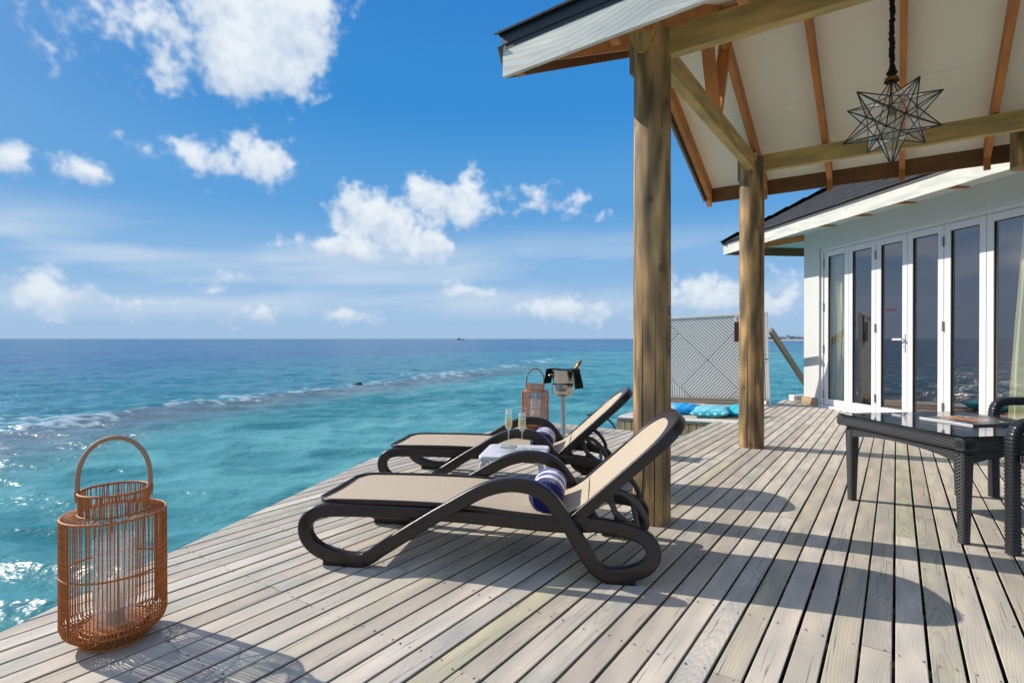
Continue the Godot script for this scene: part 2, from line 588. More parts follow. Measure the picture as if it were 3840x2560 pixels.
func make_sea() -> void:
	var g := G.new()
	var na := noise(21, 1.0, 1)
	var nb := noise(22, 1.0, 1)
	var nc := noise(23, 1.0, 3)
	var nd := noise(24, 1.0, 4)
	var ring := [0.6]
	var r := 2.2
	while r < 30000.0:
		ring.append(r)
		r *= 1.0 + clampf(0.0105 + r * 0.00004, 0.0105, 0.06)
	var turns := []
	var w := -180.0
	while w < 180.0:
		turns.append(deg_to_rad(w))
		w += 0.42 if w > -62.0 and w < 52.0 else 1.8
	var rows := []
	var cols := []
	for q in ring.size():
		var row := PackedVector3Array()
		var cr := PackedColorArray()
		var rad: float = ring[q]
		var cell := rad * 0.0075
		for th in turns:
			var p := Vector2(sin(th) * rad, -cos(th) * rad)
			var y := 0.0
			# wind chop running along x with short steep crests
			var e1 := na.get_noise_2d(p.x * 0.16 + p.y * 0.05, p.y * 0.34)
			var e2 := nb.get_noise_2d(p.x * 0.42 + p.y * 0.15, p.y * 0.85)
			var e3 := nc.get_noise_2d(p.x * 1.3, p.y * 2.2)
			y += 0.075 * (1.0 - 2.0 * absf(e1)) * clampf(2.2 - cell * 1.5, 0.0, 1.0)
			y += 0.066 * (1.0 - 2.0 * absf(e2)) * clampf(1.6 - cell * 2.5, 0.0, 1.0)
			y += 0.017 * e3 * clampf(1.4 - cell * 6.0, 0.0, 1.0)
			var rf := reef_at(p) if rad < 110.0 else Vector2(rad - 8.0, 0)
			var m := rf.x
			var big := nd.get_noise_2d(p.x * 0.035, p.y * 0.06)
			var mid := nd.get_noise_2d(p.x * 0.22 + 90, p.y * 0.4)
			# depth and bottom give the water its own colour
			var lagoon := Color(0.040, 0.20, 0.235).lerp(Color(0.105, 0.335, 0.36), clampf(0.5 + 0.9 * mid + 0.7 * big, 0, 1))
			var shelf := Color(0.030, 0.17, 0.235).lerp(Color(0.07, 0.25, 0.315), clampf(0.5 + 1.1 * mid, 0, 1))
			var deep := Color(0.034, 0.115, 0.23).lerp(Color(0.044, 0.155, 0.28), clampf(0.5 + big, 0, 1))
			var col := lagoon
			if m > 0.0:
				var f := smoothstep(2.0, 45.0, m + 14.0 * big)
				if p.x > -4.0:
					f *= 1.0 - 0.75 * smoothstep(-4.0, 60.0, p.x) * (1.0 - smoothstep(150.0, 400.0, rad))
				col = shelf.lerp(deep, f)
			var edge := m + 0.7 * mid + 0.4 * big
			var band := smoothstep(-5.0, -1.2, edge) * (1.0 - smoothstep(0.1, 0.7, edge)) * (1.0 - smoothstep(36.0, 60.0, rad))
			col = col.lerp(Color(0.165, 0.19, 0.24).lerp(Color(0.085, 0.10, 0.13), clampf(0.35 + 1.5 * mid, 0, 1)), band * 0.72)
			if m > -1.0 and m < 7.0 and rad < 70.0:
				var spray := nc.get_noise_2d(p.x * 1.7 + 300, p.y * 2.6) + 0.55 * nd.get_noise_2d(p.x * 4.5, p.y * 7.0)
				var gap := nd.get_noise_2d(rf.y * 0.16, 5.0)
				var reach := 1.4 + 1.6 * maxf(gap, -0.3)
				var fo := smoothstep(0.12, 0.5, spray + 0.38 * exp(-pow((edge - 0.45) / 0.4, 2.0)) - 0.10 * absf(edge - 0.5) + 0.8 * gap - 0.27) * (1.0 - smoothstep(reach, reach + 3.5, m))
				y += 0.05 * exp(-pow((m - 0.8) / 1.1, 2.0)) * (1.0 + gap) + 0.03 * fo
				col = col.lerp(Color(0.62, 0.72, 0.74), clampf(fo, 0, 0.58))
			row.append(Vector3(p.x, y, p.y))
			cr.append(col)
		rows.append(row)
		cols.append(cr)
	g.grid(rows, true, true, 1, 1, cols)
	for k in g.v.size():
		g.t[k] = Vector2(g.v[k].x, g.v[k].z)
	var up := 0.0
	for k in range(0, 400):
		up += g.n[k].y
	if up < 0.0:
		print("sea upside down")
	var m := mat("sea_water", Color.WHITE, 0.27)
	m.vertex_color_use_as_albedo = true
	m.metallic_specular = 0.18
	var ripple := NoiseTexture2D.new()
	ripple.width = 512
	ripple.height = 512
	ripple.seamless = true
	ripple.noise = noise(31, 0.016, 4)
	m.heightmap_enabled = true
	m.heightmap_texture = ripple
	m.heightmap_scale = 2.3
	m.uv1_scale = Vector3(1.0 / 3.2, 1.0 / 2.0, 1)
	var o := put("sea", g.mesh(), m)
	o.position.y = SEA
	structure(o)


const SEA := -1.4


# ------------------------------------------------------------------ materials
func make_materials() -> void:
	# weathered decking, four pictures of two boards each
	var tones := [[Color(0.785, 0.76, 0.72), Color(0.60, 0.565, 0.515)], [Color(0.785, 0.75, 0.695), Color(0.605, 0.55, 0.49)], [Color(0.775, 0.76, 0.725), Color(0.595, 0.565, 0.525)], [Color(0.775, 0.755, 0.705), Color(0.595, 0.56, 0.50)]]
	for k in 4:
		var tex := wood(200, 1024, 0.20, 2.4, 2, tones[k][0], tones[k][1], 0.0050 + 0.0008 * k, 100 + k, 0.50, 0.75, 0.10, 1 if k == 1 else 0, 1.4)
		textured("deck_wood_%d" % k, tex, 0.20, 2.4, 0.72, 0.12)
	for k in 4:
		var aged := textured("deck_wood_%d" % (k + 5), M["deck_wood_%d" % k].albedo_texture, 0.20, 2.4, 0.74, 0.12)
		aged.albedo_color = [Color(0.95, 0.945, 0.93), Color(0.94, 0.94, 0.945), Color(0.97, 0.95, 0.92), Color(0.95, 0.95, 0.93)][k]
	var green := textured("deck_wood_4", M.deck_wood_3.albedo_texture, 0.20, 2.4, 0.72, 0.12)
	green.albedo_color = Color(0.97, 0.975, 0.91)
	textured("log", wood(420, 1024, 0.72, 2.6, 1, Color(0.62, 0.50, 0.33), Color(0.32, 0.23, 0.14), 0.012, 203, 0.26, 0.25, 0.55, 16, 2.0), 0.72, 2.6, 0.62, 0.3)
	textured("beam", wood(160, 640, 0.36, 2.6, 2, Color(0.77, 0.665, 0.42), Color(0.55, 0.44, 0.23), 0.010, 211, 0.5, 0.0, 0.18, 3), 0.36, 2.6, 0.65, 0.05)
	textured("rafter_wood", wood(160, 640, 0.36, 2.6, 2, Color(0.79, 0.52, 0.27), Color(0.58, 0.30, 0.10), 0.010, 221, 0.55, 0.0, 0.14, 2), 0.36, 2.6, 0.6, 0.05)
	textured("fascia_back", wood(160, 640, 0.36, 2.6, 1, Color(0.50, 0.36, 0.20), Color(0.34, 0.21, 0.10), 0.012, 231, 0.5, 0.0, 0.14, 1), 0.36, 2.6, 0.6, 0.05)
	textured("white_fascia", wood(256, 768, 0.40, 2.6, 1, Color(0.84, 0.86, 0.84), Color(0.68, 0.64, 0.56), 0.024, 243, 0.55, 0.0, 0.10, 5, 3.5), 0.40, 2.6, 0.55, 0.0)
	textured("bench_wood", wood(160, 640, 0.20, 2.0, 2, Color(0.70, 0.62, 0.50), Color(0.48, 0.40, 0.30), 0.008, 251, 0.5, 0.2, 0.2, 2), 0.20, 2.0, 0.7, 0.08)
	# plaster and board
	var grain := NoiseTexture2D.new()
	grain.width = 256
	grain.height = 256
	grain.seamless = true
	grain.noise = noise(41, 0.12, 3)
	var m := mat("plaster", Color(0.82, 0.815, 0.805), 0.8)
	m.heightmap_enabled = true
	m.heightmap_texture = grain
	m.heightmap_scale = 0.08
	m.uv1_scale = Vector3(6, 6, 1)
	m = mat("ceiling_board", Color(0.95, 0.925, 0.85), 0.75)
	m.heightmap_enabled = true
	m.heightmap_texture = grain
	m.heightmap_scale = 0.05
	m.uv1_scale = Vector3(3, 3, 1)
	mat("soffit", Color(0.83, 0.85, 0.82), 0.75)
	mat("white_frame", Color(0.86, 0.86, 0.87), 0.35)
	mat("seal", Color(0.03, 0.03, 0.035), 0.5)
	mat("steel", Color(0.72, 0.72, 0.70), 0.22, 1.0)
	mat("hinge_steel", Color(0.62, 0.60, 0.57), 0.35, 0.9)
	mat("flashing", Color(0.40, 0.37, 0.38), 0.45, 0.2)
	mat("dark_flashing", Color(0.17, 0.19, 0.21), 0.4, 0.2)
	mat("interior", Color(0.5, 0.49, 0.48), 0.8)
	mat("interior_floor", Color(0.36, 0.30, 0.24), 0.5)
	# coated glass: a thin mirror film one can see through
	var dot := Image.create(4, 4, false, Image.FORMAT_RGBA8)
	dot.fill(Color.WHITE)
	var film := ImageTexture.create_from_image(dot)
	m = mat("pane", Color(0.86, 0.81, 0.80, 0.36), 0.01, 1.0)
	m.albedo_texture = film
	m.transparency = BaseMaterial3D.TRANSPARENCY_ALPHA
	m = mat("curtain", Color(0.88, 0.90, 0.76), 0.9)
	m.backlight_enabled = true
	m.backlight = Color(0.5, 0.5, 0.4)
	# roof shingle: dark mineral granules
	m = mat("shingle", Color.WHITE, 0.9)
	var gr := noise(43, 0.35, 3)
	var gl := noise(44, 0.012, 2)
	m.albedo_texture = drawn(256, 256, func(x, y):
		var k: float = 0.22 + 0.10 * gr.get_noise_2d(x * 256, y * 256) + 0.05 * gl.get_noise_2d(x * 256, y * 256)
		return Color(k, k * 1.01, k * 1.05))
	m.uv1_scale = Vector3(3, 3, 1)
	# resin of the loungers
	m = mat("resin", Color(0.155, 0.112, 0.094), 0.30)
	var fine := noise(45, 0.5, 2)
	m.heightmap_enabled = true
	m.heightmap_texture = grain
	m.heightmap_scale = 0.015
	m.uv1_scale = Vector3(20, 8, 1)
	m = mat("resin_grey", Color(0.24, 0.215, 0.205), 0.4)
	# sling cloth
	var wv := noise(46, 1.0, 2)
	m = mat("sling", Color.WHITE, 0.8)
	m.albedo_texture = drawn(512, 512, func(x, y):
		var tw: float = 0.5 + 0.5 * sin(TAU * (x * 96.0)) * sin(TAU * (y * 96.0 + 0.25 * sin(TAU * x * 12.0)))
		var sl: float = wv.get_noise_2d(x * 14.0, y * 260.0) + 0.6 * wv.get_noise_2d(x * 320.0 + 50.0, y * 22.0)
		var k: float = 0.86 + 0.17 * sl + 0.16 * (tw - 0.5)
		return Color(0.83 * k, 0.76 * k, 0.66 * k))
	m.uv1_scale = Vector3(2.6, 2.6, 1)
	m.backlight_enabled = true
	m.backlight = Color(0.12, 0.11, 0.09)
	# towel: navy at one end, then white and blue hoops
	var pile := noise(47, 0.5, 3)
	m = mat("towel", Color.WHITE, 0.95)
	m.albedo_texture = drawn(128, 512, func(x, y):
		var col := Color(0.07, 0.09, 0.34)
		if y > 0.30:
			var s: float = fposmod((y - 0.30) * 3.1, 1.0)
			col = Color(0.86, 0.86, 0.87) if s < 0.52 else Color(0.22, 0.27, 0.60)
		var k: float = 1.0 + 0.22 * pile.get_noise_2d(x * 500, y * 500)
		return Color(col.r * k, col.g * k, col.b * k))
	m.heightmap_enabled = true
	m.heightmap_texture = grain
	m.heightmap_scale = 0.35
	m.uv1_scale = Vector3(1, 1, 1)
	m.rim_enabled = true
	m.rim = 0.4
	mat("towel_navy", Color(0.10, 0.12, 0.38), 0.95)
	# lantern
	m = mat("wicker", Color.WHITE, 0.55)
	var wk := noise(48, 1.0, 2)
	m.albedo_texture = drawn(64, 256, func(x, y):
		var k: float = 0.92 + 0.35 * wk.get_noise_2d(x * 6.0, y * 22.0)
		return Color(0.74 * k, 0.44 * k, 0.19 * k))
	m.uv1_scale = Vector3(40, 3, 1)
	m.texture_repeat = true
	mat("wicker_handle", Color(0.66, 0.50, 0.40), 0.6)
	mat("handle_mauve", Color(0.55, 0.42, 0.40), 0.6)
	m = mat("glass", Color(0.93, 0.96, 0.95, 0.20), 0.02)
	m.transparency = BaseMaterial3D.TRANSPARENCY_ALPHA
	m = mat("candle", Color(0.93, 0.90, 0.82), 0.5)
	m.subsurf_scatter_enabled = true
	m.subsurf_scatter_strength = 0.2
	mat("white_plastic", Color(0.84, 0.84, 0.86), 0.35)
	m = mat("wine", Color(0.96, 0.90, 0.52, 0.0), 0.0)
	m.albedo_color = Color(0.82, 0.76, 0.28, 0.38)
	m.transparency = BaseMaterial3D.TRANSPARENCY_ALPHA
	mat("coaster", Color(0.55, 0.55, 0.55), 0.8)
	mat("black_cloth", Color(0.035, 0.035, 0.04), 0.9)
	mat("gold_foil", Color(0.74, 0.52, 0.22), 0.32, 0.8)
	mat("cork", Color(0.58, 0.45, 0.31), 0.8)
	# black woven resin: over-and-under strands, drawn twice the size of a strand
	m = mat("weave", Color.WHITE, 0.38)
	var we := func(x, y):
		var rowi := int(floor(y * 4.0))
		var fx: float = fposmod(x * 2.0 + 0.5 * (rowi % 2), 1.0)
		var fy: float = fposmod(y * 4.0, 1.0)
		var hgt: float = maxf(0.0, 1.0 - pow(absf(fx - 0.5) / 0.42, 4.0)) * maxf(0.0, 1.0 - pow(absf(fy - 0.5) / 0.45, 2.0))
		return Color(hgt, hgt, hgt)
	var weh: ImageTexture = drawn(128, 128, we)
	m.albedo_texture = drawn(128, 128, func(x, y):
		var q: Color = we.call(x, y)
		var k: float = 0.04 + 0.42 * q.r  # strand highlights painted into the colour: raised parts lighter, gaps darker
		return Color(k, k, k * 1.04))
	m.heightmap_enabled = true
	m.heightmap_texture = weh
	m.heightmap_scale = 0.5
	m.uv1_scale = Vector3(1.0 / 0.036, 1.0 / 0.036, 1)
	mat("black_resin", Color(0.15, 0.155, 0.168), 0.30)
	m = mat("table_glass", Color(0.10, 0.12, 0.12, 0.07), 0.01, 0.0)
	m.transparency = BaseMaterial3D.TRANSPARENCY_ALPHA
	mat("glass_edge", Color(0.02, 0.12, 0.09), 0.1)
	# cushions
	mat("plain_blue", Color(0.06, 0.58, 0.84), 0.85)
	mat("turquoise", Color(0.20, 0.72, 0.80), 0.85)
	m = mat("chevron", Color.WHITE, 0.85)
	m.albedo_texture = drawn(256, 256, func(x, y):
		var z: float = y * 8.0 + 0.30 * sin(TAU * x * 5.0)
		var f: float = fposmod(z, 1.0)
		var teal := Color(0.08, 0.62, 0.74).lerp(Color(0.16, 0.70, 0.80), y)
		return Color(0.72, 0.88, 0.90) if f < 0.33 else teal)
	mat("mattress", Color(0.74, 0.69, 0.62), 0.85)
	mat("screen_paint", Color(0.85, 0.86, 0.85), 0.6)
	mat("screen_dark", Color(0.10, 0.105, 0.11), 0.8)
	mat("grey_timber", Color(0.52, 0.48, 0.43), 0.75)
	mat("burgundy", Color(0.27, 0.06, 0.17), 0.5)
	mat("sign_white", Color(0.85, 0.84, 0.86), 0.5)
	mat("ink", Color(0.12, 0.10, 0.12), 0.6)
	mat("lead", Color(0.25, 0.22, 0.19), 0.4, 0.5)
	m = mat("star_glass", Color(0.90, 0.96, 0.95, 0.10), 0.02)
	m.transparency = BaseMaterial3D.TRANSPARENCY_ALPHA
	mat("brass", Color(0.55, 0.40, 0.18), 0.35, 0.9)
	m = mat("bulb_glass", Color(0.95, 0.95, 0.92, 0.12), 0.02)
	m.transparency = BaseMaterial3D.TRANSPARENCY_ALPHA
	mat("nail", Color(0.10, 0.09, 0.085), 0.5, 0.3)
	mat("rock", Color(0.07, 0.065, 0.06), 0.8)
	mat("sand", Color(0.70, 0.66, 0.56), 0.9)
	m = mat("leaves", Color(0.055, 0.085, 0.035), 0.8)
	mat("hut_roof", Color(0.20, 0.15, 0.12), 0.9)
	mat("ship_hull", Color(0.07, 0.08, 0.10), 0.7)
	mat("pipe_grey", Color(0.36, 0.41, 0.46), 0.5)


# ------------------------------------------------------------------ the deck
func left_edge(b: float) -> float:
	# where the oblique sawn edge over the water cuts the board at b
	return 0.594 - 2.358 * (b + 2.641)


func make_deck() -> void:
	var deck := Node3D.new()
	deck.name = "deck"
	add_child(deck)
	structure(deck)
	deck.rotation_degrees.y = -TURN
	var pitch := 0.095
	var bw := 0.0856
	var th := 0.032
	# pencil-rounded above, relieved below
	var board := PackedVector2Array([Vector2(-bw / 2 + 0.0022, th / 2), Vector2(bw / 2 - 0.0022, th / 2), Vector2(bw / 2, th / 2 - 0.0022), Vector2(bw / 2 - 0.009, -0.001), Vector2(bw / 2 - 0.009, -th / 2), Vector2(-bw / 2 + 0.009, -th / 2), Vector2(-bw / 2 + 0.009, -0.001), Vector2(-bw / 2, th / 2 - 0.0022)])
	var k := 0
	var b := -3.80 + bw / 2
	var slope := 2.358
	while b < 5.3:
		var a0 := maxf(left_edge(b), -1.6)
		var cut := 0.0
		if left_edge(b) > -1.6:
			cut = slope
		var a1 := 6.0
		if b > -1.60:
			a1 = 10.72 - 0.06 * float(k % 3)
		elif b > -1.86:
			a1 = 7.33
		if b > -1.20:
			a1 = 9.82 - 1.1186 * (b + 0.959) + 0.10
		# butt joints fall on joists (every 0.45 m)
		var cuts := [a0]
		var at := a0 + rng.randf_range(1.6, 5.4)
		while at < a1 - 0.7:
			var j := snappedf(at, 0.45)
			if j > float(cuts[-1]) + 0.6:
				cuts.append(j)
			at += rng.randf_range(2.8, 5.4)
		cuts.append(a1)
		for q in cuts.size() - 1:
			var g := G.new()
			var s: float = cuts[q] + (0.0 if q == 0 else 0.0012)
			var e: float = cuts[q + 1] - (0.0 if q == cuts.size() - 2 else 0.0012)
			var off := Vector2(0.1 * rng.randi_range(0, 1) + 0.005, rng.randf() * 2.4)
			var lift := rng.randf_range(-0.0012, 0.0012)
			# local z = -a, so the board runs from -e to -s
			g.prism(Transform3D(Basis(), Vector3(b + rng.randf_range(-0.001, 0.001), -th / 2 + lift, 0)), board, -e, -s, off, 0.0, cut if q == 0 else 0.0)
			var kind := [0, 1, 2, 3, 0, 1, 5, 6, 7, 8][rng.randi_range(0, 9)] as int
			if rng.randf() < 0.01:
				kind = 4
			put("plank", g.mesh(), M["deck_wood_%d" % kind], deck)
		b += pitch
		k += 1
	# joists under the boards
	for j in range(-2, 24):
		var a := 0.45 * j
		var b0 := maxf(-3.78, -2.641 - (a - 0.594) / 2.358 + 0.03)
		var b1 := 5.2
		if a > 6.02:
			b0 = -1.83
		if a > 7.3:
			b0 = -1.62
		b1 = minf(b1, (9.92 - a) / 1.1186 - 0.959 if a > 3.0 else 5.2)
		if a > 9.9:
			b1 = -1.2
		if b1 - b0 < 0.2:
			continue
		var g := G.new()
		g.box(Vector3(b0, -0.18, -a - 0.022), Vector3(b1, -th - 0.004, -a + 0.022))
		put("joist", g.mesh(), M.grey_timber, deck)
	# dark sheet added under the joists to block light from below, blackening the gaps
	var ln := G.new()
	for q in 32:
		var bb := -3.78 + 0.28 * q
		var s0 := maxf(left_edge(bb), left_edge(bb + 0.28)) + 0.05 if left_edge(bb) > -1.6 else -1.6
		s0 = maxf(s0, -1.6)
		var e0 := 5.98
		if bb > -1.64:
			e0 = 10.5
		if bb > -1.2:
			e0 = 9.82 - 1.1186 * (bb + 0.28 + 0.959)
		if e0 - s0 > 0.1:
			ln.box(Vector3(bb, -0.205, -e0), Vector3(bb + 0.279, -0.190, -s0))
	put("added_gap_blackout", ln.mesh(), M.screen_dark, deck)
	# trim round the edges
	var g2 := G.new()
	g2.box(Vector3(-3.81, -0.20, -6.035), Vector3(-1.86, -0.004, -6.006), 0.003)
	put("edge_trim", g2.mesh(), M.screen_paint, deck)
	g2 = G.new()
	g2.box(Vector3(-1.862, -0.20, -7.32), Vector3(-1.838 - 0.02, -0.035, -6.04), 0.0)
	put("edge_trim", g2.mesh(), M.grey_timber, deck)
	g2 = G.new()
	g2.bar(Vector3(-3.83, -0.115, -6.03), Vector3(-3.83, -0.115, -3.33), 0.03, 0.15, 0.002)
	put("edge_trim", g2.mesh(), M.grey_timber, deck)
	g2 = G.new()
	g2.bar(Vector3(-3.81, -0.115, -3.28), Vector3(-1.66, -0.115, 1.79), 0.03, 0.15, 0.002)
	put("edge_trim", g2.mesh(), M.grey_timber, deck)
	# nail heads, two to a board over each joist
	var nm := G.new()
	nm.disc(Vector3(0, 0.0006, 0), Vector3.UP, 0.0036, 7)
	nm.disc(Vector3(0, 0.0004, 0.006), Vector3.UP, 0.0018, 5)
	var where := []
	b = -3.80 + bw / 2
	while b < 4.0:
		for j in range(0, 23):
			var a := 0.45 * j
			if a < left_edge(b) + 0.06 or a < 0.9 or (b < -1.86 and a > 6.0) or (b < -1.6 and a > 7.3) or (b > -1.2 and a > 9.6 - 1.1186 * (b + 0.959)):
				continue
			for s in [-0.027, 0.027]:
				if rng.randf() < 0.93:
					var sc := rng.randf_range(0.7, 1.15)
					where.append(Transform3D(Basis.from_euler(Vector3(0, rng.randf_range(-0.6, 0.6), 0)).scaled(Vector3(sc, 1, sc)), Vector3(b + s + rng.randf_range(-0.006, 0.006), 0.0014, -a + rng.randf_range(-0.012, 0.012))))
		b += pitch
	var mm := MultiMesh.new()
	mm.transform_format = MultiMesh.TRANSFORM_3D
	mm.mesh = nm.mesh()
	mm.instance_count = where.size()
	for j in where.size():
		mm.set_instance_transform(j, where[j])
	var mi := MultiMeshInstance3D.new()
	mi.multimesh = mm
	mi.material_override = M.nail
	mi.name = "nail_heads"
	deck.add_child(mi)
	stuff(mi)


# ------------------------------------------------------------------ the pavilion
const PITCH := 0.48


func ceil_y(a: float) -> float:
	# under side of the ceiling boards
	var ridge := 4.445
	return 2.975 + PITCH * (minf(5.79 - a, a - 3.10) if false else (5.79 - a if a > ridge else a - 3.10))


func log_post(parent: Node, b: float, a: float, y0: float, y1: float, r: float, sd: int) -> void:
	var rows := []
	var nz := noise(sd, 1.0, 3)
	var seg := 40
	var steps := 44
	for k in steps + 1:
		var y := lerpf(y0, y1, float(k) / steps)
		var row := PackedVector3Array()
		for j in seg + 1:
			var w := TAU * j / seg
			var q := r * (1.0 + 0.018 * nz.get_noise_3d(cos(w) * 1.2, y * 0.9, sin(w) * 1.2) + 0.012 * nz.get_noise_3d(cos(w) * 4, y * 2.2, sin(w) * 4))
			q *= 1.03 - 0.03 * y / 2.7
			row.append(Vector3(b + cos(w) * q, y, -a + sin(w) * q))
		rows.append(row)
	var g := G.new()
	g.grid(rows, false, false, 1, 1)
	var off := rng.randf()
	for k in g.v.size():
		var j := k % (seg + 1)
		g.t[k] = Vector2(0.72 * j / seg + off, g.v[k].y + off)
	# which way is out
	if g.n[0].dot(Vector3(1, 0, 0)) < 0.0:
		for k in g.n.size():
			g.n[k] = -g.n[k]
		for k in range(0, g.i.size(), 3):
			var s := g.i[k + 1]
			g.i[k + 1] = g.i[k + 2]
			g.i[k + 2] = s
	g.disc(Vector3(b, y1, -a), Vector3.UP, r, 24)
	g.disc(Vector3(b, y0, -a), Vector3.DOWN, r, 24)
	var post := put("log_post", g.mesh(), M.log, parent)
	# drying cracks: thin dark wandering grooves standing just in the surface
	var cr := RandomNumberGenerator.new()
	cr.seed = sd * 3 + 1
	for k in 6:
		var w: float = cr.randf() * TAU if k > 3 else PI * 0.5 + float([0.15, -0.5, 0.75, -1.0][k])
		var ya := cr.randf_range(y0, y1 - 0.6) if k > 1 else y0 + 0.02
		var yb := minf(y1 - 0.02, ya + (cr.randf_range(0.5, 1.5) if k > 1 else 2.3))
		var path := []
		var sc := PackedFloat32Array()
		for j in 25:
			var f := j / 24.0
			var y := lerpf(ya, yb, f)
			var ww: float = w + 0.10 * nz.get_noise_2d(y * 1.4, k * 9.0) + 0.03 * nz.get_noise_2d(y * 7.0, k * 5.0)
			var q := r * (1.0 + 0.018 * nz.get_noise_3d(cos(ww) * 1.2, y * 0.9, sin(ww) * 1.2) + 0.012 * nz.get_noise_3d(cos(ww) * 4, y * 2.2, sin(ww) * 4)) * (1.03 - 0.03 * y / 2.7)
			path.append(Vector3(b + cos(ww) * q, y, -a + sin(ww) * q))
			sc.append(sin(PI * clampf(f, 0.02, 0.98)) * (1.0 + 0.5 * nz.get_noise_2d(y * 5.0, k * 3.0)))
		var cg := G.new()
		cg.tube(path, 0.0030 if k < 2 else 0.0017, 5, false, sc)
		put("drying_crack", cg.mesh(), M.ink, post)


func rafter(parent: Node, b: float, near: bool) -> void:
	# 45 x 140 on edge under the ceiling; the tail is cut down to a rounded nose
	var g := G.new()
	var dir := -1.0 if near else 1.0
	var ridge := 4.445
	var tail := 2.50 if near else 6.30
	var d := 0.15
	var poly := PackedVector2Array()
	var top := func(a): return ceil_y(a) - 0.002
	var notch := tail - dir * 0.14
	poly.append(Vector2(ridge + dir * 0.001, top.call(ridge)))
	poly.append(Vector2(tail, top.call(tail)))
	var yb: float = top.call(tail) - (0.19 if near else 0.225)
	for k in 4:
		var w := PI / 2 * k / 3.0
		poly.append(Vector2(tail - dir * 0.025 * (1.0 - cos(w)), yb + 0.025 * (1.0 - sin(w))))
	poly.append(Vector2(tail - dir * 0.05, yb))
	poly.append(Vector2(tail - dir * 0.052, top.call(notch) - d + 0.012 - 0.05))
	poly.append(Vector2(notch, top.call(notch) - d))
	poly.append(Vector2(ridge + dir * 0.001, top.call(ridge) - d))
	# prism axes: x = -a direction is local -z, y up, z along b
	g.prism(Transform3D(Basis(Vector3(0, 0, -1), Vector3.UP, Vector3(1, 0, 0)), Vector3(b - 0.0225, 0, 0)), poly, 0.0, 0.045, Vector2(rng.randf(), rng.randf() * 2))
	# grain along the timber
	for k in g.v.size():
		var p := g.v[k]
		g.t[k] = Vector2((p.y - ceil_y(-p.z)) + p.x, -p.z * 1.1 + b * 3.7)
	put("rafter", g.mesh(), M.rafter_wood, parent)


